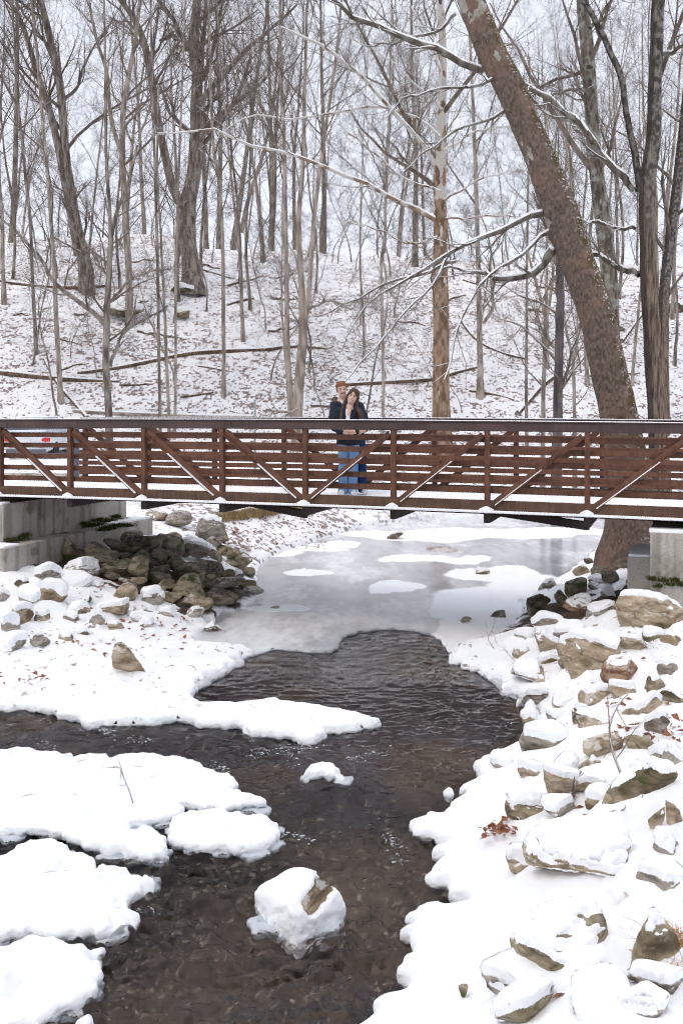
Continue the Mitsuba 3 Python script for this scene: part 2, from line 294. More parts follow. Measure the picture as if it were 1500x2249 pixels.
def hit(px, py, lo=4.0, hi=140.0):
    """the point of the land that stands at this place of the picture"""
    Y = np.arange(lo, hi, 0.05)
    X, Zr = (px - CX) / F * Y, CAMZ - (py - HZ) / F * Y
    h = np.maximum(terr(np.stack([Y, X], -1)), 0.02)
    i = int(np.argmax(Zr <= h))
    if Zr[i] > h[i]: i = len(Y) - 1
    return np.array([X[i], Y[i], h[i]])

# snow shelves: a polygon with a rolled edge, undercut along its rim
def densify(ring, step):
    L = LineString(ring); n = max(8, int(L.length / step))
    return np.array([L.interpolate(i / n, normalized=True).coords[0] for i in range(n)])
def lumpy(poly, step, amp, fr, seed, clip=None):
    out = []
    for g in getattr(poly, 'geoms', [poly]):
        b = densify(g.exterior.coords, step)
        t = np.roll(b, -1, 0) - np.roll(b, 1, 0); t /= np.linalg.norm(t, axis=1, keepdims=True) + 1e-9
        n = np.stack([t[:, 1], -t[:, 0]], 1) * (1 if g.exterior.is_ccw else -1)
        w = sum(a * (nz(np.c_[b * fr * f, b[:, :1] * 0], seed + i) - 0.5) for i, (a, f) in enumerate(((1.2, 1), (1.0, 2.7), (0.75, 6.0))))
        out.append(Polygon(b + n * w[:, None] * amp).buffer(0).buffer(-step * .7).buffer(step * 1.6).buffer(-step * .9))
    out = shapely.union_all(out)
    return poly if out.area < 0.3 * poly.area else out
def slab(poly, top, R, step=0.035, inner=0.1, zb=-0.02, under=0.9, seed=0):
    if poly.geom_type != 'Polygon': poly = max(poly.geoms, key=lambda g: g.area)
    poly = Polygon(poly.exterior)
    rings = [densify(poly.exterior.coords, step)]
    for r in (0.15, 0.45, 0.9, 1.5, 2.4, 3.6):
        q = poly.buffer(-R * r)
        for g in getattr(q, 'geoms', [q]):
            if not g.is_empty and g.length > 6 * step: rings.append(densify(g.exterior.coords, step * (1 + 0.5 * r)))
    x0, y0, x1, y1 = poly.bounds
    ax, ay = np.arange(x0, x1, inner), np.arange(y0, y1, inner)
    g = np.stack(np.meshgrid(ax, ay), -1).reshape(-1, 2) + np.random.default_rng(seed).uniform(-0.25, 0.25, (len(ax) * len(ay), 2)) * inner
    core = poly.buffer(-R * 4)
    if not core.is_empty: rings.append(g[shapely.contains_xy(core, g[:, 0], g[:, 1])])
    P = np.vstack(rings); nb = len(rings[0])
    tri = Delaunay(P).simplices
    c = P[tri].mean(1)
    tri = tri[shapely.contains_xy(poly.buffer(1e-4), c[:, 0], c[:, 1])]
    a, b, cc = P[tri[:, 0]], P[tri[:, 1]], P[tri[:, 2]]
    area = (b[:, 0] - a[:, 0]) * (cc[:, 1] - a[:, 1]) - (b[:, 1] - a[:, 1]) * (cc[:, 0] - a[:, 0])
    tri = np.where(area[:, None] < 0, tri[:, ::-1], tri)[np.abs(area) > 1e-9]
    d = shapely.distance(shapely.points(P), poly.exterior)
    zt = top(P[:, 0], P[:, 1], d)
    Rl = R * (0.7 + 0.6 * nz(np.c_[P * 2.3, P[:, :1] * 0], seed + 40))
    e = np.clip(d / Rl, 0, 1)
    z = zt - Rl + Rl * np.sqrt(np.maximum(1 - (1 - e) ** 2, 0))
    V = np.c_[P, z]
    bd = rings[0]
    t = np.roll(bd, -1, 0) - np.roll(bd, 1, 0); t /= np.linalg.norm(t, axis=1, keepdims=True) + 1e-9
    n = np.stack([t[:, 1], -t[:, 0]], 1) * (1 if poly.exterior.is_ccw else -1)
    rag = nz(np.c_[bd * 34, bd[:, :1] * 0], seed + 41)[:, None]
    mid = np.c_[bd - n * R * (0.35 * nz(np.c_[bd * 28, bd[:, :1] * 0], seed + 44)[:, None] - 0.1), (z[:nb] - 0.35 * R - 0.75 * R * rag[:, 0])]
    low = np.c_[bd - n * R * under, np.minimum(z[:nb] - R * 0.8, zb)]
    V = np.vstack([V, mid, low])
    i, j = np.arange(nb), (np.arange(nb) + 1) % nb
    m0, l0 = len(P), len(P) + nb
    sk = np.vstack([np.stack([i, m0 + i, m0 + j], 1), np.stack([i, m0 + j, j], 1), np.stack([m0 + i, l0 + i, l0 + j], 1), np.stack([m0 + i, l0 + j, m0 + j], 1)])
    if not poly.exterior.is_ccw: sk = sk[:, ::-1]
    return trimesh.Trimesh(V, np.vstack([tri, sk]), process=False)

def bank_top(x, y, d):
    w = 1 - sst(17.0, 18.4, y)
    lump = (0.10 * (meshkit.fbm(np.stack([x * 1.9, y * 1.9, x * 0], -1), 4, 21) - 0.5) - 0.05 * sst(0.62, 0.8, nz(np.stack([x * 5, y * 5, x * 0], -1), 22))) * sst(0, 0.3, d)
    z, add = land(x, y) - 0.25 * (1 - w) + lump, np.zeros(len(x))
    z -= 0.09 * sst(0.06, -0.10, y - 12.55 - 0.10 * np.sin(x * 1.7) - 0.3 * (nz(np.c_[x * 1.3, y * 0, x * 0], 5) - 0.5)) * sst(-2.6, -3.2, x) * sst(0, 0.3, d)
    for cx, cy, sx, sy, h in RK:
        near = (np.abs(x - cx) < 1.8 * sx) & (np.abs(y - cy) < 1.8 * sy)
        if near.any():
            q = np.hypot((x[near] - cx) / sx, (y[near] - cy) / sy) + 0.35 * (nz(np.c_[x[near] * 5, y[near] * 5, 0 * x[near]], 8) - 0.5)
            add[near] = np.maximum(add[near], h * (1 - sst(0.7, 1.65, q)))
    return z + add
rbp = Polygon([(-1.0, 1.5), (-0.85, 3.2), (-0.35, 4.6), (0.05, 5.3)] + rs[:31] + [(4.6, 18.6), (9, 18.6), (9, 1.5)]).buffer(0)
lbp = Polygon([(-12, 10.8), (-7, 10.6)] + ls[:28] + [onz(570, 1250), (-2.0, 18.9), (-12, 18.9)]).buffer(0)
# ------------------------------------------------------------------ water and ice
wx, wy = axis((-9, -4.2, 0.07), (-4.2, -2.6, 0.03), (-2.6, 1.7, 0.0145), (1.7, 4.0, 0.035)), axis((2.5, 4.9, 0.12), (4.9, 8.6, 0.0125), (8.6, 12, 0.028), (12, 17.0, 0.055))
WX, WY = np.meshgrid(wx, wy)
def fl(ax, ay, s, o=2): return meshkit.fbm(np.stack([WX * ax + 0.5 * nz(np.stack([WX * 1.1, WY * 1.1, WX * 0], -1), s + 50), WY * ay, WX * 0], -1), o, s) - 0.5
chop = 0.45 + 0.9 * nz(np.stack([WX * 0.8, WY * 0.6, WX * 0], -1), 77)
WZ = (0.036 * fl(2.2, 3.4, 11) + 0.045 * fl(5.0, 9.5, 12) + 0.046 * fl(8, 20, 13, 2) + 0.032 * fl(16, 38, 14, 1)) * chop * (1 + 1.1 * (1 - sst(6.0, 9.5, WY))) * (1 - 0.5 * sst(9.5, 12.0, WY))
struct('stream_water', trimesh.Trimesh(np.stack([WX, WY, WZ], -1).reshape(-1, 3), grid_faces(*WX.shape), process=False), 'water_mat', 'dark rippling stream water flowing over a brown pebble bed')
ICE_EDGE = [(380, 1540), (452, 1505), (500, 1478), (548, 1440), (600, 1424), (690, 1430), (735, 1430), (755, 1400), (790, 1385), (840, 1380), (905, 1380), (955, 1394), (985, 1432), (1002, 1452),
            (1050, 1476), (1100, 1512), (1160, 1550)]
icp = Polygon([(-6, 12.0)] + [onz(*q) for q in ICE_EDGE] + [(4.5, 12.5), (16, 20), (16, 34), (-6, 34)]).buffer(0)
icp = lumpy(icp, 0.06, 0.07, 3.0, 31)
struct('ice_sheet', slab(icp, lambda x, y, d: 0.034 + 0.006 * (nz(np.c_[x * 3, y * 2, x * 0], 4) - 0.5), 0.02, step=0.05, inner=0.28, zb=-0.03, seed=6), 'ice_mat',
       'grey stream ice with white drifts of snow under and behind the bridge')
def shelf(label, pts, zt=0.10, R=0.042, extra=(), amp=0.055, seed=1, group=None):
    amp = amp * 1.5
    P = [onz(a, b, 0.07) for a, b in pts] + list(extra)
    poly = lumpy(Polygon(P).buffer(0), 0.03, amp, 4.2, seed)
    t = thing('ice_shelf', label, 'ice shelf', group)
    def top(x, y, d):
        return zt + 0.05 * sst(0, 0.5, d) + 0.11 * (meshkit.fbm(np.stack([x * 2.2, y * 2.2, x * 0], -1), 3, seed + 3) - 0.5) * sst(0, 0.25, d) + 0.03 * (meshkit.fbm(np.c_[x * 9, y * 9, x * 0], 3, seed) - 0.5) - 0.045 * sst(0.74, 0.86, nz(np.c_[x * 5.5, y * 7, x * 0], seed + 6))
    part(t, 'snow_layer', slab(poly, top, R, step=0.018, inner=0.042, zb=0.035, under=0.7, seed=seed), 'snow', smooth=True)
    lip = lumpy(poly.buffer(-0.01), 0.025, 0.15, 5, seed + 9)
    part(t, 'ice_rim', slab(lip, lambda x, y, d: 0.028 + 0 * x, 0.02, step=0.03, inner=0.12, zb=-0.02, under=0.3, seed=seed), 'clear_ice', smooth=True)
shelf('long snow-covered ice shelf at the left edge with a thin twig standing on it',
      [(0, 1652), (60, 1646), (120, 1652), (165, 1656), (240, 1662), (380, 1664), (420, 1674), (485, 1702), (530, 1737), (575, 1764), (520, 1774), (430, 1777), (412, 1762), (398, 1766), (418, 1782),
       (345, 1802), (288, 1808), (345, 1832), (368, 1862), (335, 1888), (300, 1876), (200, 1862), (110, 1832), (85, 1818), (0, 1826)], extra=[(-4.5, 7.7), (-4.5, 9.6)], seed=11)
shelf('small rounded snow pad tucked under the tip of the long ice shelf', [(355, 1810), (400, 1792), (480, 1780), (560, 1787), (612, 1802), (602, 1832), (578, 1857), (520, 1864), (430, 1857), (380, 1842)], seed=12)
shelf('thick pointed snow shelf at the left edge fringed with clear ice',
      [(0, 1872), (60, 1840), (90, 1842), (150, 1860), (165, 1877), (200, 1892), (330, 1934), (287, 1990), (290, 2025), (240, 2048), (150, 2054), (60, 2044), (20, 2050), (0, 2058)], extra=[(-3.6, 6.4), (-3.6, 7.4)], seed=13)
shelf('blunt pitted snow shelf in the bottom left corner', [(0, 2084), (50, 2068), (150, 2064), (160, 2070), (240, 2072), (215, 2120), (205, 2180), (150, 2215), (60, 2250), (0, 2275)], extra=[(-3.2, 5.3), (-3.2, 6.2)], seed=14)
shelf('narrow white snow cap alone in midstream below the pointed bank', [(660, 1697), (690, 1677), (715, 1674), (760, 1702), (748, 1708), (700, 1699)], zt=0.1, R=0.05, amp=0.03, seed=15)
shelf('small snow lump cut off by the bottom edge of the picture', [(150, 2262), (180, 2236), (203, 2230), (200, 2262), (180, 2290)], zt=0.1, R=0.05, amp=0.02, seed=16)
shelf('tiny snow lump in the water near the right bank', [(972, 1738), (982, 1729), (995, 1731), (996, 1741), (984, 1744)], zt=0.08, R=0.03, amp=0.01, seed=17)

def foam(streaks, seed):
    r = np.random.default_rng(seed); out = []
    for a, b, c, d, n in streaks:
        for _ in range(2 * n):
            t = r.random(); X, Y = onz(a + (c - a) * t + r.normal(0, 9), b + (d - b) * t + r.normal(0, 5), 0.0)
            m = trimesh.creation.icosphere(subdivisions=1, radius=1.0); m.vertices *= r.uniform(.3, 1.0, 3) * [1.4, .8, .6] * r.uniform(.003, .014)
            m.apply_translation((X, Y, 0.012)); out.append(m)
    return cat(out)
struct('water_foam', foam([(190, 1600, 250, 1612, 26), (225, 1598, 245, 1625, 20), (280, 1625, 330, 1632, 14), (470, 1680, 500, 1700, 16), (560, 1660, 700, 1640, 40), (640, 1690, 660, 1640, 12), (845, 1838, 880, 1872, 18), (860, 1885, 880, 1900, 10),
                           (760, 1670, 860, 1650, 24), (1100, 1600, 1180, 1580, 10), (300, 2000, 350, 2012, 16), (60, 1628, 120, 1640, 12), (610, 1830, 690, 1850, 20)], 3), 'clear_ice', 'small white flecks of foam on the stream riffles', kind='stuff')

# ------------------------------------------------------------------ boulders
A_ = np.array
def rock_mesh(seed, sub=3, rough=0.05):
    r = np.random.default_rng(seed)
    v = trimesh.creation.icosphere(subdivisions=3).vertices.copy()
    for _ in range(12):
        n = r.normal(size=3); n /= np.linalg.norm(n)
        o = v @ n - r.uniform(0.36, 0.92)
        v -= np.outer(np.maximum(o, 0) * 0.97, n)
    q = m3.Manifold.hull_points(v).simplify(0.05).refine_to_length({2: .4, 3: .19, 4: .10, 5: .055}[sub]).to_mesh()
    m = trimesh.Trimesh(q.vert_properties[:, :3], q.tri_verts, process=True)
    trimesh.smoothing.filter_taubin(m, .5, -.52, {2: 1, 3: 2, 4: 4, 5: 8}[sub])
    v = np.array(m.vertices)
    v += v * (meshkit.fbm(v * 2.1 + seed, 3, 3)[:, None] - 0.5) * rough * 3
    v += v * (np.abs(meshkit.fbm(v * 4.5 + seed, 3, 13) - 0.5)[:, None] - 0.1) * 0.18
    return v / np.abs(v).max(0), np.array(m.faces)
def vnorm(v, f):
    n = np.zeros_like(v); c = np.cross(v[f[:, 1]] - v[f[:, 0]], v[f[:, 2]] - v[f[:, 0]])
    for k in range(3): np.add.at(n, f[:, k], c)
    return n / (np.linalg.norm(n, axis=1, keepdims=True) + 1e-12)
ROCKN, PLACED, RK = [100], [], []
def rock(px, py, w, h, tone, snow, label, group=None, sub=3, cap=0.05, yaw=None, tilt=0.34, bare=None, seed=None, p=None, name='boulder', sink=0.3, thr=None):
    """px, py: where its foot stands in the picture; w, h: its size there; snow 0..1: how much of it lies under snow"""
    ROCKN[0] += 1; s = ROCKN[0]; PLACED.append((px, py - h / 2, w, h)); r = np.random.default_rng(s)
    q = hit(px, py) if p is None else np.asarray(p, float)
    Y = q[1]; sx, hm = w / F * Y / 2, h / F * Y
    e = math.atan2(CAMZ - q[2], Y)
    sy = sx * r.uniform(0.75, 1.0)
    if group == GP or label.startswith(('largest dark', 'smooth olive', 'prominent', 'dark olive', 'upright')): sink = 0.1
    sz = max((hm - 1.5 * sy * math.sin(e)) / (2 * math.cos(e)) * 1.15, 0.42 * sx)
    v, f = rock_mesh(seed or s, sub)
    v = v * [sx, sy, sz]
    a, b = (r.uniform(-0.7, 0.7) if yaw is None else yaw), r.uniform(-tilt, tilt)
    R = trimesh.transformations.euler_matrix(r.uniform(-tilt, tilt), b, a)[:3, :3]
    v = v @ R.T
    c = q + np.array([0, sy * 0.75, 0]); c[2] = max(tz(c[0], c[1]), q[2] * 0.7) + sz * (1 - sink - (0.12 if w > 120 and py > 1600 else 0)) - 0.02 if p is None else q[2] + sz * (1 - sink)
    v = v + c
    n = vnorm(v, f)
    RK.append((c[0], c[1], sx, sy, sz * ((0.55 if w > 150 and py > 1600 else 0.52) if snow > 0.3 else 0.35 if snow else 0.15)))
    t = thing(name, label, name, group)
    part(t, 'stone', trimesh.Trimesh(v, f, process=False), ROCKM[tone], smooth=38)
    if snow > 0:
        thr = 1.02 - 0.86 * snow if thr is None else thr
        k = n[:, 2] + (0.26 if sub > 3 else 0.4) * (meshkit.fbm(v * 1.6 / max(sx, 0.15) + s, 3, 7) - 0.5) + 0.15 * (nz(v * 30, 5) - 0.5)
        if bare is not None: k = k - 1.6 * sst(bare[3] - 0.12, bare[3] + 0.12, n @ (A_(bare[:3]) / np.linalg.norm(bare[:3])) + 0.25 * (nz(v * 9, 6) - 0.5))
        th = (cap * (0.6 + 0.8 * snow) * (0.75 + 0.5 * nz(v * 6, 9)) + 0.03) * sst(thr - 0.10, thr + 0.38, k) - 0.03
        d = n * 0.45 + np.array([0, 0, 0.75]) if thr > 0 else (v - c) / (np.linalg.norm(v - c, axis=1, keepdims=True) + 1e-9)
        sv = v + d * th[:, None]
        keep = (th[f] > -0.0285).any(1)
        sm = trimesh.Trimesh(sv, f[keep], process=False); sm.remove_unreferenced_vertices()
        if len(sm.faces): part(t, 'snow_cap', sm, 'snow', smooth=True)
    return t
GR, GL, GP = 'snow-capped boulders heaped on the right bank', 'snow-capped boulders on the left bank', 'bare rocks piled in the shade under the bridge'
for a in [
    # right bank: foot px, py, width, height, tone, snow, label
    (1432, 1405, 160, 125, 't', .55, 'huge tan boulder with snow streaks, below the right concrete abutment', 4),
    (1284, 1357, 82, 56, 'r', .5, 'reddish brown boulder with a flat snowy top, left of the huge tan boulder', 4),
    (1180, 1353, 62, 52, 'd', 0, 'dark bare angular boulder at the edge of the ice, right side', 4),
    (1275, 1307, 56, 46, 'd', 0, 'dark mossy block behind the reddish brown boulder', 3),
    (1208, 1297, 50, 28, 'g', .45, 'grey wedge of rock dusted with snow at the ice edge', 3),
    (1350, 1281, 36, 36, 'd', 0, 'dark pointed rock beside the foot of the right abutment', 3),
    (1322, 1263, 36, 24, 'd', 0, None, 3), (1235, 1333, 26, 40, 'o', 0, 'olive upright sliver of rock between two larger boulders', 3),
    (1330, 1245, 46, 32, 'g', .5, None, 3), (1372, 1249, 30, 26, 'd', .2, None, 3), (1372, 1222, 38, 26, 'g', .7, None, 3),
    (1202, 1446, 78, 62, 't', .6, 'snow-covered boulder with a tan left face above the dark water', 4), (1262, 1416, 78, 62, 'g', .7, None, 3),
    (1148, 1415, 54, 36, 'g', .85, 'white snow-covered stone nearest the ice edge, right side', 3), (1318, 1497, 128, 102, 't', .72, 'long slanting boulder buried in snow, brown on its right end', 4),
    (1377, 1511, 88, 84, 'r', .4, 'round russet boulder with a notch of snow in its face', 4), (1181, 1512, 100, 54, 't', .55, 'low long boulder with a tan front edge, close to the water', 4),
    (1438, 1535, 54, 58, 'o', .45, 'mossy boulder with a green lower face on the right bank', 3), (1480, 1430, 50, 42, 't', .4, None, 3),
    (1326, 1361, 58, 46, 'g', .6, None, 3), (1212, 1386, 76, 46, 'g', .8, None, 3), (1276, 1602, 54, 52, 't', .62, None, 3), (1388, 1590, 50, 50, 't', .6, None, 3),
    (1332, 1668, 98, 82, 't', .22, 'bare brown pointed boulder standing out of the snow, right of the open water', 4), (1410, 1662, 66, 60, 'o', .5, None, 3),
    (1214, 1660, 134, 70, 'g', .8, 'broad flat boulder under snow with a grey crest by the water', 4), (1420, 1790, 155, 130, 'o', .58, 'large dark boulder with a snow roof beside the fallen twigs', 4),
    (1243, 1766, 78, 76, 't', .75, 'snowy boulder with a brown base beside a stick', 4), (1165, 1809, 94, 60, 'o', .66, 'low mossy snow-topped rock above the clump of brown leaves', 4),
    (1300, 1956, 255, 172, 't', .62, 'biggest foreground boulder, snow draped with a mossy tan left end', 5), (1268, 2150, 235, 240, 'o', .52, 'tall foreground boulder with a bare olive brown face below its snow', 5),
    (1442, 2138, 128, 140, 'o', .5, 'dark boulder with a snow patch at the right edge near the orange grass', 4), (1458, 1982, 100, 92, 'g', .75, 'snowy grey boulder at the right edge, above the dark one', 4),
    (1468, 1902, 78, 82, 'g', .85, None, 4), (1444, 1842, 32, 78, 't', .3, 'thin upright tan stone at the right edge', 3), (1484, 1828, 40, 66, 't', .35, None, 3),
    (1166, 2208, 175, 94, 'g', .84, 'low snowbound boulder at the bottom of the right bank', 4), (1318, 2262, 175, 122, 'g', .86, 'snow-covered boulder cut off by the bottom edge', 4),
    (1152, 2262, 145, 66, 'o', .78, None, 4), (1020, 2187, 24, 28, 'o', 0, 'small dark pebble-like stone poking from smooth snow', 3), (1292, 1696, 58, 28, 't', .35, None, 3),
    (1470, 1700, 70, 70, 'g', .8, None, 3), (1455, 1610, 70, 55, 'g', .75, None, 3), (1345, 1430, 50, 34, 't', .5, None, 3), (1390, 1440, 66, 40, 't', .3, None, 3), (1475, 1500, 60, 60, 'g', .75, None, 3),
    (1255, 1500, 46, 34, 't', .5, None, 3), (1110, 1690, 60, 26, 'g', .8, None, 3), (1435, 2249, 110, 80, 'g', .85, None, 4), (1230, 1590, 60, 40, 'g', .85, None, 3),
]:
    px, py, w, h, tone, sn, lab, sub = a
    rock(px, py, w * 1.12, h * 1.12, tone, max(0, sn - 0.05), lab or 'mid-sized boulder half hidden by snow on the right bank', None if lab else GR, sub=sub, cap=0.034)
for a in [
    (268, 1487, 92, 88, 't', .0, 'lone tan pinnacle rock standing in the smooth snow of the left bank', 4),
    (246, 1361, 72, 44, 't', .55, 'tan boulder with a snowy top above the lone pinnacle rock', 4), (264, 1326, 66, 54, 't', .25, 'pointed tan rock leaning in the snow, left bank', 4),
    (171, 1274, 106, 50, 'g', .55, 'wide flat boulder dusted with snow before the left footing', 4), (42, 1303, 38, 32, 't', .4, None, 3), (98, 1290, 62, 44, 'g', .88, None, 3),
    (38, 1381, 60, 54, 't', .6, 'squarish tan boulder at the left edge', 4), (15, 1400, 46, 44, 'g', .75, None, 3), (24, 1440, 62, 46, 'g', .82, None, 3), (170, 1302, 84, 36, 'g', .86, None, 3),
    (205, 1302, 40, 24, 't', .5, None, 3), (168, 1352, 60, 30, 't', .55, None, 3), (208, 1382, 36, 46, 'g', .7, None, 3), (115, 1342, 60, 64, 't', .85, None, 3), (328, 1332, 64, 48, 'g', .78, None, 3),
    (300, 1375, 50, 22, 't', .6, None, 3), (467, 1391, 56, 22, 'o', .35, 'flat ledge stone at the water edge under the bridge shadow', 3), (60, 1340, 60, 40, 'g', .88, None, 3),
    (315, 1384, 44, 24, 'g', .5, None, 3), (130, 1372, 12, 10, 't', 0, None, 2)]:
    px, py, w, h, tone, sn, lab, sub = a
    rock(px, py, w, h, tone, sn, lab or 'mid-sized boulder half hidden by snow on the left bank', None if lab else GL, sub=sub, cap=0.06)
for a in [
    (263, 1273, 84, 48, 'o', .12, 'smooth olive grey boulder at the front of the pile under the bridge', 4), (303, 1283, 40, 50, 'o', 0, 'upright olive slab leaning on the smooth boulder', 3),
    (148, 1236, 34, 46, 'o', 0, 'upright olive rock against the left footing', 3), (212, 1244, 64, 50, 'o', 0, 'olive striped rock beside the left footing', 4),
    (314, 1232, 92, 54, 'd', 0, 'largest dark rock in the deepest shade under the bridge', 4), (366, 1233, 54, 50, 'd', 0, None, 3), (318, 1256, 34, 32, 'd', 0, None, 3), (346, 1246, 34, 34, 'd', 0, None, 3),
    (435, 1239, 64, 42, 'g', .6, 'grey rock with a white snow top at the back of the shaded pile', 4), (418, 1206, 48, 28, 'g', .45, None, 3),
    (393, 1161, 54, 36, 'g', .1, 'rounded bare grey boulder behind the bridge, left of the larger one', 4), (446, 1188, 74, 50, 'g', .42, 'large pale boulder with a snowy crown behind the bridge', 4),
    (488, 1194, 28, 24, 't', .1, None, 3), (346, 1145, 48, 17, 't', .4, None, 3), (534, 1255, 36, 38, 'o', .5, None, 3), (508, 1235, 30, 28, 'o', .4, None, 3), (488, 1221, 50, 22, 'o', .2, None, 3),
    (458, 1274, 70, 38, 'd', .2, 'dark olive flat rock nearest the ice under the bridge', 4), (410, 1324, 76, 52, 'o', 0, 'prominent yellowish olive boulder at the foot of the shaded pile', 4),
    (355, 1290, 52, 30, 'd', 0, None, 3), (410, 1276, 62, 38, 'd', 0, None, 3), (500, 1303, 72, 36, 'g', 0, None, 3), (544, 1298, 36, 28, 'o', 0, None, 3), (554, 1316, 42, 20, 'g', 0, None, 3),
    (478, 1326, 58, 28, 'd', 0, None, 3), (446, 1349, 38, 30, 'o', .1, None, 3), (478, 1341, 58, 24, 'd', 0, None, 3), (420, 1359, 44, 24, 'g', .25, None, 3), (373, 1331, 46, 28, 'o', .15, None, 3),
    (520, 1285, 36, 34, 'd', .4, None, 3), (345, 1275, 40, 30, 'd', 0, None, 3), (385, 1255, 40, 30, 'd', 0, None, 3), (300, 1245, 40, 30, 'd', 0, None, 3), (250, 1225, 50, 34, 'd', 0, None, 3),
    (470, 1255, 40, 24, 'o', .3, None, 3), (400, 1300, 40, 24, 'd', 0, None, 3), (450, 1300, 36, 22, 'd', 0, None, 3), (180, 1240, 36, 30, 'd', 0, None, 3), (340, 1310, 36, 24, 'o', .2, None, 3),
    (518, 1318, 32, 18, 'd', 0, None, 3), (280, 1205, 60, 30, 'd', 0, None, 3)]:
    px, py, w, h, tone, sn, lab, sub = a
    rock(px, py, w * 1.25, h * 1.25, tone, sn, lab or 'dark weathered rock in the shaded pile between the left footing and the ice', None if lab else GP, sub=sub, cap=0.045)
def fill(poly, n, seed, size, tones, snow, label, group, gap):
    r = np.random.default_rng(seed); P = Polygon(poly); x0, y0, x1, y1 = P.bounds; k = 0; tries = 0
    while k < n and tries < 4000:
        tries += 1
        a, b = r.uniform(x0, x1), r.uniform(y0, y1)
        if not shapely.contains_xy(P, a, b): continue
        q = hit(a, b); w = r.uniform(*size) * F / q[1]
        if any(abs(a - c) < (w + e) * gap and abs(b - h / 2 - d) < (w * .7 + g) * gap for c, d, e, g in PLACED for h in (w * .7,)): continue
        rock(a, b, w, w * r.uniform(.5, .8), tones[int(r.integers(len(tones)))], min(.85, max(0, r.normal(snow, .13))) if snow else 0, label, group, sub=3, cap=0.036); k += 1
fill([(1150, 1450), (1240, 1310), (1330, 1250), (1500, 1310), (1500, 2249), (1260, 2249), (1150, 2010), (1190, 1800), (1160, 1690)], 30, 5, (.24, .5), 'ttgort', .6, 'mid-sized boulder half hidden by snow on the right bank', GR, .33)
fill([(1150, 1440), (1300, 1330), (1500, 1400), (1500, 1850), (1240, 1850), (1170, 1640)], 40, 15, (.45, .9), 'ttgoo', .55, 'mid-sized boulder half hidden by snow on the right bank', GR, .25)
fill([(0, 1310), (120, 1275), (300, 1290), (420, 1350), (330, 1385), (0, 1450)], 16, 6, (.22, .42), 'tgg', .6, 'mid-sized boulder half hidden by snow on the left bank', GL, .42)
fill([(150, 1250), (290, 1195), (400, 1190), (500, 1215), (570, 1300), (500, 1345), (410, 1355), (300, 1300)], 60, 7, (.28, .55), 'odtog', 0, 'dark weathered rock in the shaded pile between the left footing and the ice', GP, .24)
fill([(1170, 1350), (1290, 1240), (1340, 1200), (1400, 1240), (1400, 1300), (1230, 1370)], 14, 8, (.22, .4), 'dgo', .2, 'dark weathered rock in the heap left of the right abutment', 'dark rocks heaped left of the right abutment', .40)
def icerock(px, py, w, h, tone, sn, lab):
    x, y = onz(px, py, 0.03); rock(px, py, w, h, tone, sn, lab, p=(x, y, 0.0), sub=3, cap=0.03)
icerock(1058, 1262, 40, 20, 'o', .5, 'jagged rock in a round snow drift on the ice beyond the bridge')
icerock(1022, 1368, 38, 18, 'o', 0, 'small dark stone frozen in the ice, left of the flat one')
icerock(1095, 1357, 46, 11, 'd', .2, 'low flat stone frozen in the ice, right side')
icerock(1144, 1364, 20, 9, 'd', 0, 'smallest dark stone beside the dark angular boulder')
icerock(602, 1338, 34, 7, 'o', 0, 'flat brown stone in an oval snow patch on the ice')
icerock(868, 1186, 44, 13, 'd', .4, 'dark driftwood-like stone on the ice far beyond the bridge')
# boulder that stands in the stream
t = thing('boulder', 'white snow-capped boulder with a brown bare patch in the middle of the stream', 'boulder')
pt = lambda a, b, z: np.array([*onz(a, b, z), z])
hp = np.array([pt(562, 1955, .15), pt(600, 1932, .24), pt(652, 1902, .33), pt(698, 1920, .32), pt(728, 1938, .27), pt(756, 1985, .12), pt(748, 2020, .03), pt(700, 2052, .0), pt(640, 2066, .0), pt(592, 2040, .0), pt(568, 1990, .04), pt(655, 2010, .20)])
hp = np.vstack([hp, hp * [1, 1, 0] + [0, .03, -.12], [[hp[:, 0].min() + .06, hp[2, 1] + .12, -.1], [hp[:, 0].max() - .06, hp[2, 1] + .12, -.1]]])
c = hp.mean(0)
q = m3.Manifold.hull_points(c + (hp - c) * 0.94).refine_to_length(.04).to_mesh()
m = trimesh.Trimesh(q.vert_properties[:, :3], q.tri_verts, process=True); w = np.array(m.vertices)
m.vertices = w + vnorm(w, m.faces) * (0.03 * (meshkit.fbm(w * 9, 3, 2) - 0.5))[:, None]
part(t, 'stone', m, 'rock_tan', smooth=38)
q = m3.Manifold.hull_points(hp).refine_to_length(.016).to_mesh()
m = trimesh.Trimesh(q.vert_properties[:, :3], q.tri_verts, process=True); trimesh.smoothing.filter_taubin(m, .5, -.5, 10)
w = np.array(m.vertices); n = vnorm(w, m.faces)
a_, b_ = pt(722, 1932, .28), pt(686, 1985, .22)
u = np.clip(((w - a_) @ (b_ - a_)) / ((b_ - a_) @ (b_ - a_)), 0, 1)[:, None]
ds = np.linalg.norm(w - a_ - u * (b_ - a_), axis=1) + 0.06 * (meshkit.fbm(w * 11, 3, 5) - 0.5)
m.vertices = w + n * (0.012 + 0.03 * (meshkit.fbm(w * 7, 3, 4) - 0.5) + 0.026 * (meshkit.fbm(w * 24, 3, 6) - 0.5) * sst(.2, .05, w[:, 2]) - 0.085 * sst(0.085, 0.055, ds))[:, None]
part(t, 'snow_cap', m, 'snow', smooth=True)
lip = lumpy(Polygon([(c[0] + .27 * math.cos(a), c[1] + .22 * math.sin(a)) for a in np.linspace(0, 6.2, 24)]), .02, .10, 6, 77)
part(t, 'ice_rim', slab(lip, lambda x, y, d: 0.03 + 0 * x, 0.02, step=0.025, inner=0.1, zb=-0.02, under=0.3, seed=7), 'clear_ice', smooth=True)

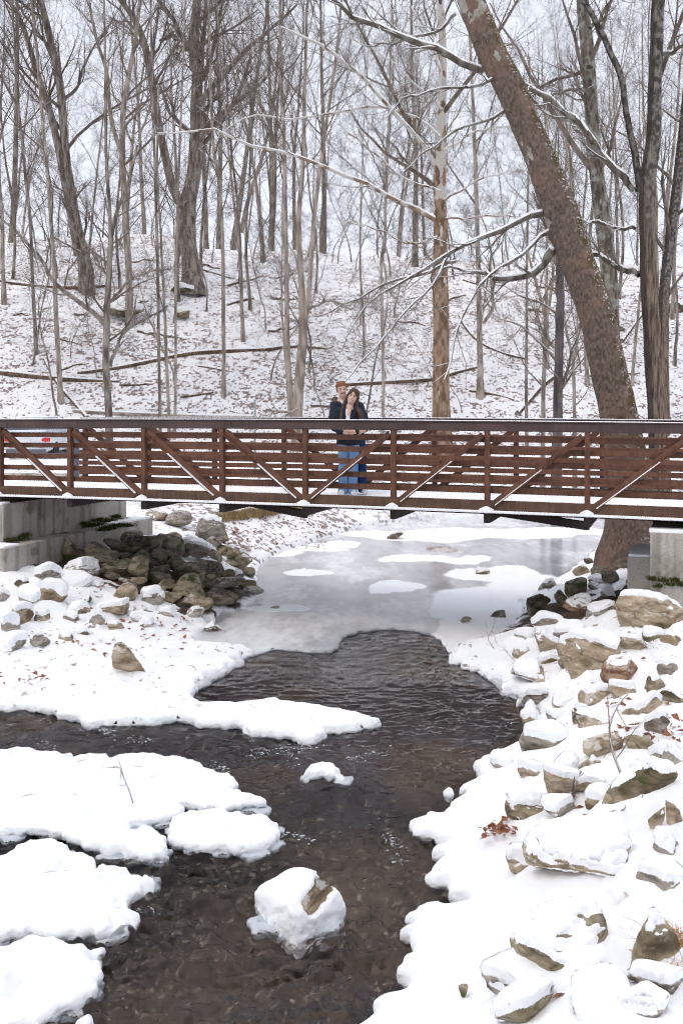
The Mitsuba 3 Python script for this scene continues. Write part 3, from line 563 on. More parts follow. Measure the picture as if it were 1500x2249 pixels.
# the snow of the banks, drifted against the boulders
struct('right_snow_bank', slab(lumpy(rbp, 0.04, 0.15, 3.4, 5), bank_top, 0.06, step=0.03, inner=0.09, seed=3), 'bank_snow')
struct('left_snow_bank', slab(lumpy(lbp, 0.05, 0.12, 3.4, 9), bank_top, 0.06, step=0.04, inner=0.12, seed=4), 'bank_snow')

# ------------------------------------------------------------------ footbridge
br = thing('footbridge', 'rust brown steel truss footbridge with horizontal rails and snow on its ledges', 'bridge')
WID = 2.43
def zc(k): return 0.035 * (1 - ((k - 3.0) / 5.5) ** 2)
def bp(k, v, z): x, y = bridge_xy(k, v); return np.array([x, y, z + zc(k)])
KS = list(range(-1, 8))
def run(v, z, w, h, k0=-1.05, k1=7.05, n=8, ch=0.006):
    ks = np.linspace(k0, k1, n + 1)
    return cat([beam(bp(a, v, z), bp(b, v, z), w, h, cham=ch) for a, b in zip(ks, ks[1:])])
for side, v, s in (('near', 0.0, -1), ('far', WID, 1)):
    part(br, 'top_chord', run(v, 3.075, 0.10, 0.125), 'dark_steel')
    part(br, 'chord_cap', run(v, 3.143, 0.15, 0.014, ch=0.003), 'dark_steel')
    part(br, 'cap_snow', run(v, 3.156, 0.14, 0.012), 'snow')
    part(br, 'bottom_chord', run(v, 1.985, 0.09, 0.15), 'rust_chord')
    part(br, 'ledge', run(v + s * 0.048, 1.899, 0.17, 0.018, ch=0.004), 'dark_steel')
    part(br, 'ledge_snow', run(v + s * 0.098, 1.913, 0.085, 0.03), 'snow')
    for i, z in enumerate((2.19, 2.365, 2.555, 2.73, 2.90)):
        part(br, 'rail', run(v - s * 0.085, z - (0.05 if s > 0 else 0), 0.045, 0.078, ch=0.005), 'rust_steel')
    for k in KS:
        part(br, 'post', beam(bp(k, v, 1.88), bp(k, v, 3.012), 0.07, 0.10, up=(*VX, 0), cham=0.008), 'rust_steel')
        q = bp(k, v + s * 0.085, 1.935); g = trimesh.creation.icosphere(subdivisions=2, radius=1.0); g.vertices *= [1, 0.045, 0.032]; g.vertices[:, 0] *= 0.10 * (1 + 0.3 * np.sin(k * 3.1))
        g.vertices[:, 2] *= 1 + 0.7 * np.exp(-(g.vertices[:, 0] / 0.05) ** 2); g.apply_transform(trimesh.transformations.rotation_matrix(-0.335, [0, 0, 1])); g.apply_translation(q)
        part(br, 'joint_snow', g, 'snow', smooth=True)
        for q in (1.0,):
            part(br, 'bolt_plate', beam(bp(k - 0.12, v + s * 0.052, 3.07), bp(k + 0.12, v + s * 0.052, 3.07), 0.012, 0.09), 'dark_steel')
    for k in KS[:-1]:
        a, b = ((k, 2.96), (k + 1, 2.0)) if k < 3 else ((k, 2.0), (k + 1, 2.96))
        p0, p1 = bp(a[0] + 0.05, v + s * 0.004, a[1]), bp(b[0] - 0.05, v + s * 0.004, b[1])
        part(br, 'diagonal', beam(p0, p1, 0.08, 0.08, up=(*VX, 0), cham=0.01), 'rust_steel')
        t = (p1 - p0) / np.linalg.norm(p1 - p0); nrm = np.array([0, 0, 1.0]) - t * t[2]; nrm /= np.linalg.norm(nrm)
        lo, hi = (p1, p0) if k < 3 else (p0, p1)
        o = -nrm * 0.039 + np.array([*VX, 0]) * s * 0.062
        part(br, 'diagonal_flange', beam(p0 + o, p1 + o, 0.045, 0.008, up=nrm), 'rust_steel')
        o = o + nrm * 0.010
        part(br, 'diagonal_snow', beam(lo + (hi - lo) * 0.03 + o, lo + (hi - lo) * (0.62 + 0.08 * math.sin(k * 2.3)) + o, 0.036, 0.013, up=nrm), 'snow')
dk = np.linspace(-2.1, 8.1, 60)
def deck(z0, z1, v0, v1, rough=0.0):
    V, Fs = [], []
    vs = np.linspace(v0, v1, 12)
    for k in dk:
        for v in vs: p = bp(k, v, z1); p[2] += rough * (nz(np.array([p[0] * 3, p[1] * 3, 0.0]), 3) - 0.5); V.append(p)
    top = grid_faces(len(dk), len(vs)); n = len(V)
    lo = [bp(k, v, z0) for k in dk for v in (v0, v1)]
    m = trimesh.Trimesh(V, top[:, ::-1], process=False)
    bot = trimesh.Trimesh(lo, grid_faces(len(dk), 2), process=False)
    return cat([m, bot])
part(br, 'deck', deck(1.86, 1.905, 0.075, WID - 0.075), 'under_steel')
part(br, 'deck_snow', deck(1.915, 1.965, 0.115, WID - 0.115, 0.03), 'snow', smooth=True)
for k in KS:
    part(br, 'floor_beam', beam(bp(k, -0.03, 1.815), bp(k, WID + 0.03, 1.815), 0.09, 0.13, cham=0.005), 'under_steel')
for k in (3, 6):
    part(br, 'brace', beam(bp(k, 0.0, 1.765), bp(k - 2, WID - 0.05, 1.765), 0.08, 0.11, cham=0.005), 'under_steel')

def prism(corners_kv, z0, z1, r=0.02):
    P = Polygon([tuple(bridge_xy(k, v)) for k, v in corners_kv]).buffer(-r).buffer(r, quad_segs=2)
    m = trimesh.creation.extrude_polygon(P, z1 - z0, engine='earcut'); m.apply_translation((0, 0, z0)); return m
la = thing('bridge_abutment', 'stained concrete abutment on a stepped footing under the left end of the bridge', 'abutment')
part(la, 'stem', prism([(-0.85, -0.2), (-0.85, 3.55), (-2.4, 3.55), (-2.4, -0.2)], 0.4, 1.79), 'concrete')
part(la, 'footing', prism([(-0.58, -0.62), (-0.58, 3.95), (-2.6, 3.95), (-2.6, -0.62)], 0.0, 1.15), 'concrete')
part(la, 'top_snow', prism([(-0.87, -0.19), (-0.87, 0.02), (-2.4, 0.02), (-2.4, -0.19)], 1.79, 1.82), 'snow')
part(la, 'step_snow', prism([(-0.60, -0.60), (-0.60, -0.21), (-2.5, -0.21), (-2.5, -0.60)], 1.15, 1.18), 'snow')
part(la, 'step_snow', prism([(-0.60, 2.6), (-0.60, 3.9), (-0.84, 3.9), (-0.84, 2.6)], 1.15, 1.185), 'snow')
ra = thing('bridge_abutment', 'pale concrete abutment block with a mossy foot at the right edge of the picture', 'abutment')
part(ra, 'stem', prism([(6.6, -0.22), (6.6, 3.4), (9.2, 3.4), (9.2, -0.22)], 0.5, 1.765), 'concrete')
part(ra, 'footing', prism([(6.36, 0.5), (6.36, 1.6), (6.597, 1.6), (6.597, 0.5)], 0.3, 1.33), 'concrete')
part(ra, 'top_snow', prism([(6.59, -0.21), (6.59, 0.06), (9.1, 0.06), (9.1, -0.21)], 1.765, 1.80), 'snow')
part(ra, 'footing_snow', prism([(6.37, 0.52), (6.37, 1.58), (6.58, 1.58), (6.58, 0.52)], 1.333, 1.365), 'snow')
def tufts(pts, n, hgt, spread, seed, wid=0.012, lean=0.6):
    r = np.random.default_rng(seed); V, Fc = [], []
    for p in pts:
        for _ in range(n):
            b = np.array(p) + np.r_[r.normal(0, spread, 2), 0]
            d = np.r_[r.normal(0, lean, 2), 1.0]; d /= np.linalg.norm(d); L = hgt * r.uniform(0.5, 1.2)
            s = np.cross(d, r.normal(size=3)); s = s / np.linalg.norm(s) * wid / 2
            m = b + d * L * 0.55; e = b + d * L + np.r_[r.normal(0, 0.25 * L, 2), -0.15 * L]
            i = len(V); V += [b - s, b + s, m + s * .8, m - s * .8, e]; Fc += [[i, i + 1, i + 2], [i, i + 2, i + 3], [i + 3, i + 2, i + 4]]
    return trimesh.Trimesh(V, Fc, process=False)
r = np.random.default_rng(5)
mp = [(*bridge_xy(-0.83 + 0.03 * r.random(), v), 1.14 + 0.10 * r.random()) for v in np.r_[np.linspace(2.0, 3.3, 16), np.linspace(-0.1, 0.3, 4)]] + [(*bridge_xy(-0.55, v), 1.08 + 0.08 * r.random()) for v in np.linspace(2.0, 3.0, 9)]
part(la, 'moss', tufts(mp, 40, 0.10, 0.05, 3, 0.02), 'moss', kind='stuff')
mp = [(*bridge_xy(k, -0.23), 1.06 + 0.10 * r.random()) for k in np.linspace(6.62, 8.2, 30)]
part(ra, 'moss', tufts(mp, 40, 0.09, 0.03, 4, 0.02), 'moss', kind='stuff')

# ------------------------------------------------------------------ trees
def tubes(P, R, sides):
    n, k, _ = P.shape
    t = np.gradient(P, axis=1); t /= np.linalg.norm(t, axis=2, keepdims=True) + 1e-9
    d = P[:, -1] - P[:, 0]
    ref = np.where(np.abs(d[:, 2:]) > 0.8 * np.linalg.norm(d, axis=1, keepdims=True), [1.0, 0.13, 0], [0, 0.05, 1.0])[:, None]
    a = np.cross(t, ref); a /= np.linalg.norm(a, axis=2, keepdims=True) + 1e-9
    b = np.cross(t, a)
    g = np.arange(sides) * 2 * np.pi / sides
    V = P[:, :, None] + R[:, :, None, None] * (np.cos(g)[:, None] * a[:, :, None] + np.sin(g)[:, None] * b[:, :, None])
    i = np.arange(n * k * sides).reshape(n, k, sides)
    q = np.stack([i[:, :-1], np.roll(i, -1, 2)[:, :-1], np.roll(i, -1, 2)[:, 1:], i[:, 1:]], -1).reshape(-1, 4)
    return V.reshape(-1, 3), np.vstack([q[:, [0, 1, 2]], q[:, [0, 2, 3]]])
def mesh_of(parts):
    V, Fc, o = [], [], 0
    for v, f in parts: V.append(v); Fc.append(f + o); o += len(v)
    return trimesh.Trimesh(np.vstack(V), np.vstack(Fc), process=False)
def sample(P, R, w, t):
    k = P.shape[1] - 1
    i = np.minimum((t * k).astype(int), k - 1); fr = (t * k - i)[:, None]
    a, b = P[w, i], P[w, i + 1]
    d = b - a; d /= np.linalg.norm(d, axis=1, keepdims=True) + 1e-9
    return a + (b - a) * fr, d, R[w, i] * (1 - fr[:, 0]) + R[w, i + 1] * fr[:, 0]
def sprout(P, R, r, per, lo, hi, ang, ln, k, wander, up, rr, taper=0.25, minr=0.0):
    """children of all branches P (n,k,3): per of them each, between lo and hi along it"""
    n = len(P)
    w = np.repeat(np.arange(n), per); m = len(w)
    t = lo + (hi - lo) * (np.tile(np.arange(per), n) + r.random(m)) / per
    p, d, pr = sample(P, R, w, np.clip(t, 0, 0.999))
    az = r.normal(size=(m, 3)); az -= d * (az * d).sum(1, keepdims=True); az /= np.linalg.norm(az, axis=1, keepdims=True) + 1e-9
    a = np.radians(ang + r.normal(0, 9, m))[:, None]
    d = d * np.cos(a) + az * np.sin(a)
    plen = np.linalg.norm(np.diff(P, axis=1), axis=2).sum(1)[w]
    L = (ln(t) if callable(ln) else ln) * plen * r.uniform(0.6, 1.25, m)
    out = [p]
    for _ in range(k - 1):
        d = d + r.normal(0, wander, (m, 3)) + np.array([0, 0, up]); d /= np.linalg.norm(d, axis=1, keepdims=True)
        p = p + d * (L / (k - 1))[:, None]; out.append(p)
    C = np.stack(out, 1)
    r0 = np.maximum(np.minimum(pr * rr, pr * 0.9), minr)
    return C, r0[:, None] * np.linspace(1, taper, k)[None]
def resample(pts, k):
    pts = np.asarray(pts, float); s = np.r_[0, np.cumsum(np.linalg.norm(np.diff(pts[:, :3], axis=0), axis=1))]
    u = np.linspace(0, s[-1], k)
    from scipy.interpolate import PchipInterpolator
    return PchipInterpolator(s, pts)(u)
def crown_of(P, R, r, dens=1.0, lo=0.3, tw=0.006):
    """limbs, boughs and twigs that grow from the stems P"""
    H = lambda t: 0.34 * (1.15 - 0.75 * t)
    a, ar = sprout(P, R, r, max(3, int(13 * dens)), lo, 1.0, 46, H, 8, 0.13, 0.07, 0.42, 0.2, tw * 1.5)
    b, bb = sprout(a, ar, r, 6, 0.2, 1.0, 38, 0.42, 6, 0.15, 0.05, 0.55, 0.3, tw * 1.1)
    c, cr = sprout(b, bb, r, 5, 0.15, 1.0, 36, 0.48, 4, 0.16, 0.04, 0.6, 0.5, tw)
    d, dr_ = sprout(c, cr, r, 2, 0.2, 0.95, 34, 0.5, 3, 0.15, 0.03, 0.7, 0.6, tw * 0.8)
    return [tubes(a, ar, 5), tubes(b, bb, 3), tubes(c, cr, 3), tubes(d, dr_, 3)]
def ripple(V, amp, fr, seed): 
    return V + (meshkit.fbm(V * fr, 2, seed)[:, None] - 0.5) * 2 * amp * np.random.default_rng(seed).normal(1, 0, (1, 3))
def stem_mesh(P, R, sides=12, rough=0.10, flare=0.0, seed=1, rings=0):
    """one stem with a bumpy round section and flared foot"""
    k = len(P)
    g = np.arange(sides) * 2 * np.pi / sides
    t = np.gradient(P, axis=0); t /= np.linalg.norm(t, axis=1, keepdims=True)
    a = np.cross(t, [0, 1.0, 0]); a /= np.linalg.norm(a, axis=1, keepdims=True); b = np.cross(t, a)
    s = np.r_[0, np.cumsum(np.linalg.norm(np.diff(P, axis=0), axis=1))]
    rr = R[:, None] * (1 + rough * 2 * (meshkit.fbm(np.stack(np.broadcast_arrays(np.cos(g)[None] * 1.3 + seed, np.sin(g)[None] * 1.3, s[:, None] / (R[0] * 7)), -1), 3, seed) - 0.5))
    if flare:
        rr = rr * (1 + flare * np.exp(-s[:, None] / (R[0] * 1.6)) * (0.55 + 0.9 * nz(np.stack(np.broadcast_arrays(np.cos(g)[None] * 1.6 + seed, np.sin(g)[None] * 1.6, s[:, None] * 0), -1), seed + 1)))
    V = P[:, None] + rr[..., None] * (np.cos(g)[None, :, None] * a[:, None] + np.sin(g)[None, :, None] * b[:, None])
    i = np.arange(k * sides).reshape(k, sides); j = np.roll(i, -1, 1)
    q = np.stack([i[:-1], j[:-1], j[1:], i[1:]], -1).reshape(-1, 4)
    return trimesh.Trimesh(V.reshape(-1, 3), np.vstack([q[:, [0, 1, 2]], q[:, [0, 2, 3]]]), process=False)
def px_path(pts, Y, k, dy=None, r=None, wob=0.0):
    """a traced stem: (px, py, width) rows at distance Y -> points and radii"""
    q = np.array([[*at(a, b, Y), 0.86 * w / F * Y / 2] for a, b, w in pts])
    if dy is not None: q[:, 1] += np.linspace(dy[0], dy[1], len(q))
    q = resample(q, k)
    if wob: q[:, :3] += (np.stack([nz(np.c_[np.arange(k) * 0.6, np.full(k, s), np.zeros(k)], s) for s in (3, 4, 5)], 1) - 0.5) * wob * (np.arange(k) > 0)[:, None]
    return q[:, :3], np.maximum(q[:, 3], 0.004)
def snow_line(P, R, s):
    return tubes((P + np.array([0, -0.1, 0.75]) * R[:, None])[None], (R * 0.72)[None] * 1.0, 6)
TREES = []
def tree(label, stems, Y=None, base=None, bark='bark_forest', twig='twig', limbs=(), dens=1.0, lo=0.35, seed=1, sides=12, flare=0.35, cat_='tree', group=None, tw=0.006, snow=False, limb_twigs=True, limb_bark=None, name='bare_tree', k=26, lw=1.0):
    """stems and limbs traced as (px, py, width); the first stem's foot stands on the land, at base if the picture hides it"""
    r = np.random.default_rng(seed * 7 + 1)
    b0 = stems[0][0] if base is None else base
    g = hit(b0[0], b0[1]) if Y is None else None
    Y = g[1] if Y is None else Y
    t = thing(name, label, cat_, group)
    allP, allR = [], []
    for i, s in enumerate(stems):
        s = [tuple(x) for x in s]
        P, R = px_path(s, Y, k, dy=(0, r.uniform(-1, 1.5)), wob=0.02)
        if i == 0 or len(s) and s[0][1] > 500 and s[0][2] > 9 and i < 0:
            P = np.vstack([[P[0, 0], P[0, 1], tz(P[0, 0], P[0, 1]) - 0.25], P]); R = np.r_[R[0] * 1.05, R]
        top = P[-1]
        if s[-1][1] < 60:                                    # the stem goes on above the frame
            d = P[-1] - P[-4]; d /= np.linalg.norm(d); ext = []
            for j in range(1, 5): d = d + np.r_[r.normal(0, .1, 2), 0.06]; d /= np.linalg.norm(d); ext.append(top + d * j * 1.3)
            P = np.vstack([P, ext]); R = np.r_[R, R[-1] * np.array([.8, .6, .4, .2])]
        part(t, 'trunk' if i == 0 else 'stem', stem_mesh(P, R, sides, 0.10, flare if i == 0 else 0, seed + i), bark, smooth=True)
        allP.append(resample(P, 24)); allR.append(np.interp(np.linspace(0, 1, 24), np.linspace(0, 1, len(R)), R))
    tw_parts = crown_of(np.stack(allP), np.stack(allR), r, dens, lo, tw)
    sn = []
    LP, LR = [], []
    for j, l in enumerate(limbs):
        P, R = px_path([(a, b, w * lw) for a, b, w in l], Y, 16, dy=(0, r.uniform(-2.0, 1.0)), wob=0.16)
        part(t, 'branch', mesh_of([tubes(P[None], R[None], 8)]), limb_bark or bark, smooth=True)
        if snow: part(t, 'branch_snow', mesh_of([snow_line(P, R, j)]), 'snow', smooth=True)
        LP.append(P); LR.append(R)
    if LP and limb_twigs:
        P, R = np.stack(LP), np.stack(LR)
        a, ar = sprout(P, R, r, 9, 0.15, 1.0, 42, 0.26, 6, 0.16, 0.03, 0.5, 0.3, tw)
        b, bb = sprout(a, ar, r, 5, 0.2, 1.0, 38, 0.45, 4, 0.16, 0.02, 0.6, 0.5, tw)
        c, cr = sprout(b, bb, r, 3, 0.2, 1.0, 38, 0.5, 3, 0.16, 0.0, 0.6, 0.5, tw * 0.8)
        tw_parts += [tubes(a, ar, 4), tubes(b, bb, 3), tubes(c, cr, 3)]
    part(t, 'crown', mesh_of(tw_parts), twig, smooth=False)
    TREES.append((b0[0], Y))
    return t

# the leaning sycamore behind the bridge, right
tree('huge leaning brown trunk rising from behind the right bridge end across the upper right', [[(1398, 1215, 185), (1392, 1150, 140), (1377, 1020, 106), (1360, 920, 93), (1333, 800, 90), (1308, 693, 88), (1267, 577, 85), (1228, 460, 87), (1178, 333, 76), (1122, 200, 74), (1072, 100, 71), (1032, 0, 66), (970, -140, 56), (900, -300, 40)]],
     Y=18.3, bark='bark_leaning', limb_bark='bark_lichen', twig='twig_snowy', flare=0.12, sides=40, k=70, dens=0.25, lo=0.8, seed=3, tw=0.004, snow=True,
     limbs=[[(1060, 155, 20), (1010, 148, 17), (960, 112, 16), (880, 97, 14), (790, 66, 12), (730, 25, 9), (640, 0, 6)],
            [(1195, 468, 18), (1130, 488, 14), (1050, 520, 12), (985, 562, 10), (930, 602, 8), (860, 640, 6), (800, 690, 4), (745, 772, 3)],
            [(1215, 548, 26), (1172, 588, 18), (1105, 606, 14), (1060, 590, 9), (1000, 574, 6), (950, 562, 4)],
            [(1205, 508, 12), (1140, 552, 9), (1085, 596, 8), (1030, 660, 7), (1000, 720, 6), (975, 800, 5), (950, 835, 3)],
            [(1100, 170, 10), (1040, 190, 8), (975, 215, 6), (900, 240, 5), (840, 290, 3)],
            [(1130, 235, 9), (1060, 260, 7), (990, 300, 6), (930, 345, 4), (880, 380, 3)],
            [(1000, 30, 9), (950, 55, 7), (880, 72, 6), (800, 68, 4)],
            [(985, 560, 8), (920, 650, 6), (850, 740, 5), (790, 810, 4), (740, 850, 3)],
            [(1000, 575, 8), (905, 600, 7), (820, 640, 5), (760, 670, 4), (690, 690, 3)]])
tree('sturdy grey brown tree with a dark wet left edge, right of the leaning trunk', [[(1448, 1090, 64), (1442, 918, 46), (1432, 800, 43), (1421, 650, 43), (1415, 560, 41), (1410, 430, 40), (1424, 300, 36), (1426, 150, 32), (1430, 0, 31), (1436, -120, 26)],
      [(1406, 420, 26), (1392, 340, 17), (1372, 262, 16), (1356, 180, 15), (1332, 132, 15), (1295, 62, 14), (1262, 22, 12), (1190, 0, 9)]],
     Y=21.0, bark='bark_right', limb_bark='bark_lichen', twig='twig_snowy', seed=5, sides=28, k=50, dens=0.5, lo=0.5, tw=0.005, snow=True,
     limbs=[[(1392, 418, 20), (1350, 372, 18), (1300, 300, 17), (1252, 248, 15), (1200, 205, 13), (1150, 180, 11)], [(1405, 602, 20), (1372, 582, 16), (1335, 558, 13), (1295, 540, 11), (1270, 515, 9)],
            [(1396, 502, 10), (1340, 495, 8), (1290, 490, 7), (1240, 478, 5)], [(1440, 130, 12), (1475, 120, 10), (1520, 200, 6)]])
tree('grey lichen-covered trunk half hidden behind the leaning trunk', [[(1350, 985, 48), (1346, 800, 44), (1344, 650, 42), (1332, 500, 41), (1312, 330, 36), (1298, 100, 33), (1290, 0, 31), (1286, -100, 26)]], Y=30.0, bark='bark_lichen', seed=6, sides=24, k=40, dens=0.8,
     limbs=[[(1300, 145, 12), (1255, 155, 9), (1190, 180, 7), (1140, 190, 5)], [(1310, 190, 10), (1260, 200, 8), (1190, 225, 6)], [(1296, 60, 12), (1330, 20, 9), (1370, -40, 6)]])
tree('tall sycamore with brown lower bark and white upper bark, right of the couple', [[(970, 1005, 58), (970, 920, 47), (970, 800, 42), (970, 700, 42), (968, 600, 40), (970, 500, 35), (968, 400, 34), (972, 250, 25), (976, 100, 20), (970, 0, 17), (966, -120, 12)]],
     Y=36.0, bark='bark_white', twig='twig_snowy', limb_bark='bark_white', seed=8, sides=28, k=46, dens=0.9, lo=0.4, snow=True, tw=0.006, lw=0.66,
     limbs=[[(955, 482, 20), (900, 455, 18), (860, 440, 17), (820, 408, 15), (755, 385, 14), (690, 360, 12), (600, 335, 10), (540, 320, 9), (465, 290, 8), (410, 297, 6), (350, 300, 4)],
            [(962, 380, 18), (930, 330, 16), (880, 272, 15), (810, 205, 13), (755, 158, 12), (700, 128, 10), (620, 100, 7)],
            [(966, 200, 13), (960, 90, 12), (935, 35, 10), (905, -10, 7)], [(966, 300, 11), (900, 250, 9), (820, 225, 8), (750, 240, 7), (640, 252, 6), (560, 242, 5), (470, 290, 4)],
            [(960, 520, 9), (900, 530, 7), (830, 500, 5), (760, 480, 4)], [(955, 590, 10), (930, 560, 7), (880, 545, 5)], [(975, 440, 9), (1040, 400, 7), (1110, 380, 5), (1160, 370, 3)],
            [(975, 330, 8), (1040, 290, 7), (1120, 270, 5)], [(978, 480, 8), (1060, 470, 6), (1160, 462, 4)], [(968, 420, 9), (880, 390, 7), (800, 330, 6), (740, 290, 4)], [(970, 240, 9), (900, 180, 7), (830, 130, 5), (770, 110, 3)]])
tree('massive forked grey tree on the hillside, left of centre', [[(423, 640, 56), (420, 600, 46), (412, 520, 40), (410, 450, 42), (422, 380, 36), (428, 300, 34), (425, 230, 30), (428, 150, 28), (418, 80, 26), (424, 0, 24)],
      [(402, 450, 28), (385, 425, 22), (366, 350, 21), (352, 280, 20), (340, 205, 19), (326, 120, 18), (305, 60, 15), (258, 0, 11)]], bark='bark_forest', seed=9, sides=22, k=34, flare=0.35, dens=1.2,
     limbs=[[(436, 305, 18), (470, 268, 15), (505, 235, 13), (530, 180, 10), (548, 112, 7)], [(438, 230, 16), (468, 182, 14), (510, 140, 12), (545, 100, 11), (605, 48, 8), (650, 0, 5)], [(412, 110, 14), (385, 50, 12), (348, 0, 9)],
            [(430, 140, 12), (452, 80, 10), (462, 0, 8)], [(436, 290, 10), (490, 250, 9), (560, 210, 7), (620, 150, 5)], [(352, 90, 9), (380, 85, 8), (405, 105, 6)]])
tree('leaning twin-stemmed grey tree on the upper left slope', [[(190, 640, 34), (180, 560, 27), (162, 450, 25), (147, 350, 22), (136, 200, 20), (110, 75, 18), (92, 0, 15)], [(172, 560, 22), (150, 430, 20), (122, 280, 18), (86, 160, 15), (56, 60, 12), (20, 0, 9)]], bark='bark_forest', seed=10, sides=18, dens=1.0, flare=0.5,
     limbs=[[(200, 630, 18), (196, 560, 16), (178, 480, 14), (150, 380, 10)], [(138, 220, 10), (170, 180, 8), (190, 120, 6), (230, 60, 4)]])
tree('smooth pale grey tree above a mossy rock ledge, left', [[(284, 716, 20), (283, 600, 17), (276, 480, 17), (268, 330, 16), (270, 250, 14), (285, 150, 12), (300, 60, 10), (306, 0, 9)], [(268, 340, 12), (240, 240, 10), (232, 160, 9), (205, 70, 8), (190, 0, 6)]], bark='bark_pale', seed=11, dens=1.0)
tree('crooked dark tree just behind the bridge with a long limb sweeping left', [[(240, 985, 22), (240, 918, 19), (236, 800, 18), (239, 700, 17), (244, 620, 15), (249, 540, 13), (262, 480, 10), (290, 410, 8), (310, 330, 6)], [(243, 560, 11), (240, 450, 9), (232, 330, 8), (230, 180, 7), (226, 0, 5)]],
     bark='bark_forest', seed=12, dens=0.8, limbs=[[(236, 720, 14), (190, 672, 12), (132, 622, 10), (95, 560, 8), (60, 520, 6), (12, 470, 4)], [(242, 805, 9), (262, 745, 8), (282, 722, 7), (335, 692, 6), (365, 668, 4)], [(246, 660, 8), (275, 632, 7), (320, 612, 6), (385, 600, 4)], [(243, 610, 8), (212, 575, 7), (190, 540, 5)]])
tree('straight slim grey tree far left with its foot by a snowy log', [[(134, 884, 16), (128, 800, 13), (122, 700, 12), (117, 600, 11), (110, 500, 10), (102, 400, 10), (90, 280, 8), (78, 150, 7), (62, 0, 6)]], bark='bark_pale', seed=13, dens=0.8)
tree('thin tree between two leaning neighbours at far left', [[(80, 778, 11), (72, 640, 9), (66, 500, 8), (54, 380, 8), (40, 250, 7), (30, 120, 6), (22, 0, 5)]], bark='bark_forest', seed=14, dens=0.9)
tree('upright dark tree at the left edge near the skyline', [[(26, 532, 17), (28, 350, 13), (26, 150, 11), (20, 0, 9)]], bark='bark_forest', seed=15, dens=1.2)
tree('thin dark pole-like tree behind the third bridge post', [[(352, 975, 9), (351, 800, 8), (349, 560, 8), (346, 400, 7), (341, 200, 6), (338, 0, 4)]], bark='bark_forest', seed=16, dens=0.7)
tree('slim grey tree, right-hand one of a close pair left of centre', [[(383, 965, 9), (384, 800, 7), (382, 600, 7), (386, 400, 6), (392, 200, 5), (396, 0, 4)]], bark='bark_pale', seed=17, dens=0.7)
tree('slim leaning tree, left-hand one of a close pair left of centre', [[(372, 965, 9), (368, 800, 8), (364, 670, 7), (358, 520, 6), (352, 380, 5), (356, 200, 4)]], bark='bark_pale', seed=18, dens=0.6)
tree('straight pale tree between the forked tree and the couple', [[(491, 872, 13), (490, 760, 10), (488, 600, 10), (485, 500, 9), (477, 400, 8), (462, 300, 8), (455, 150, 6), (450, 0, 5)]], bark='bark_pale', seed=19, dens=0.9)
tree('clump of tan stems standing left of the couple', [[(655, 985, 32), (652, 920, 28), (660, 800, 25), (666, 720, 22), (660, 600, 15), (655, 480, 13), (664, 350, 11), (668, 180, 9), (672, 0, 7)], [(640, 960, 16), (638, 880, 14), (631, 760, 13), (628, 600, 12), (625, 450, 11), (622, 300, 10), (615, 150, 8), (612, 0, 7)],
      [(668, 730, 14), (680, 620, 12), (690, 480, 11), (712, 310, 9), (740, 110, 7), (750, 0, 5)]], bark='bark_pale', seed=20, dens=0.8, lo=0.4, limbs=[[(678, 680, 8), (720, 662, 7), (770, 680, 5)], [(655, 900, 7), (620, 905, 6), (590, 916, 4)]])
tree('thin straight tree immediately right of the couple', [[(836, 990, 10), (842, 840, 8), (840, 700, 8), (838, 600, 7), (846, 500, 6), (852, 350, 6), (858, 150, 5), (862, 0, 4)]], bark='bark_pale', seed=21, dens=0.8)
tree('dark purplish trunk standing left of the leaning sycamore', [[(1222, 1000, 27), (1224, 920, 25), (1226, 800, 23), (1229, 650, 21), (1226, 560, 19), (1226, 490, 17), (1224, 430, 14)]], Y=28, bark='bark_dark', seed=22, dens=0.8, flare=0.1)
tree('small crooked tan tree forking like a Y, right of centre', [[(1192, 985, 12), (1191, 900, 11), (1193, 780, 11), (1194, 715, 11), (1182, 665, 8), (1165, 610, 7), (1150, 560, 5), (1130, 480, 4)], [(1195, 715, 9), (1206, 660, 8), (1212, 600, 7), (1205, 540, 5), (1210, 440, 4)]], Y=31, bark='bark_pale', seed=23, dens=0.6, flare=0.1)
tree('small twin-stemmed tan tree against the leaning trunk', [[(1262, 975, 11), (1262, 900, 9), (1260, 790, 9), (1248, 740, 7), (1240, 680, 6), (1232, 600, 4)], [(1261, 790, 7), (1272, 745, 6), (1278, 700, 5), (1280, 620, 3)]], Y=32, bark='bark_pale', seed=24, dens=0.5, flare=0.1)
tree('medium grey tree on the slope between the tall sycamore and the dark trunk', [[(1054, 872, 20), (1055, 800, 15), (1055, 700, 14), (1053, 550, 12), (1050, 400, 11), (1046, 250, 9), (1040, 100, 7), (1036, 0, 6)]], bark='bark_pale', seed=25, dens=1.0, limbs=[[(1062, 710, 10), (1078, 660, 8), (1070, 590, 7), (1090, 540, 4)]])
tree('thin dark tree left of the small Y-shaped tree', [[(1157, 985, 9), (1158, 880, 8), (1162, 700, 7), (1166, 500, 6), (1172, 300, 5), (1176, 100, 4)]], bark='bark_forest', seed=26, dens=0.7)
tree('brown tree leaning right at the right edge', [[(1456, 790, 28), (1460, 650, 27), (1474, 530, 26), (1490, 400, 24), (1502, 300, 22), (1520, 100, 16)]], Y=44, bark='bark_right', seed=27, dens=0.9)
tree('pair of dark stems leaning right on the skyline, left of centre', [[(513, 532, 18), (528, 430, 13), (545, 300, 11), (560, 180, 9), (580, 50, 7)], [(530, 510, 14), (548, 430, 10), (575, 350, 9), (600, 230, 7), (612, 100, 5)]], bark='bark_forest', seed=28, dens=1.0)
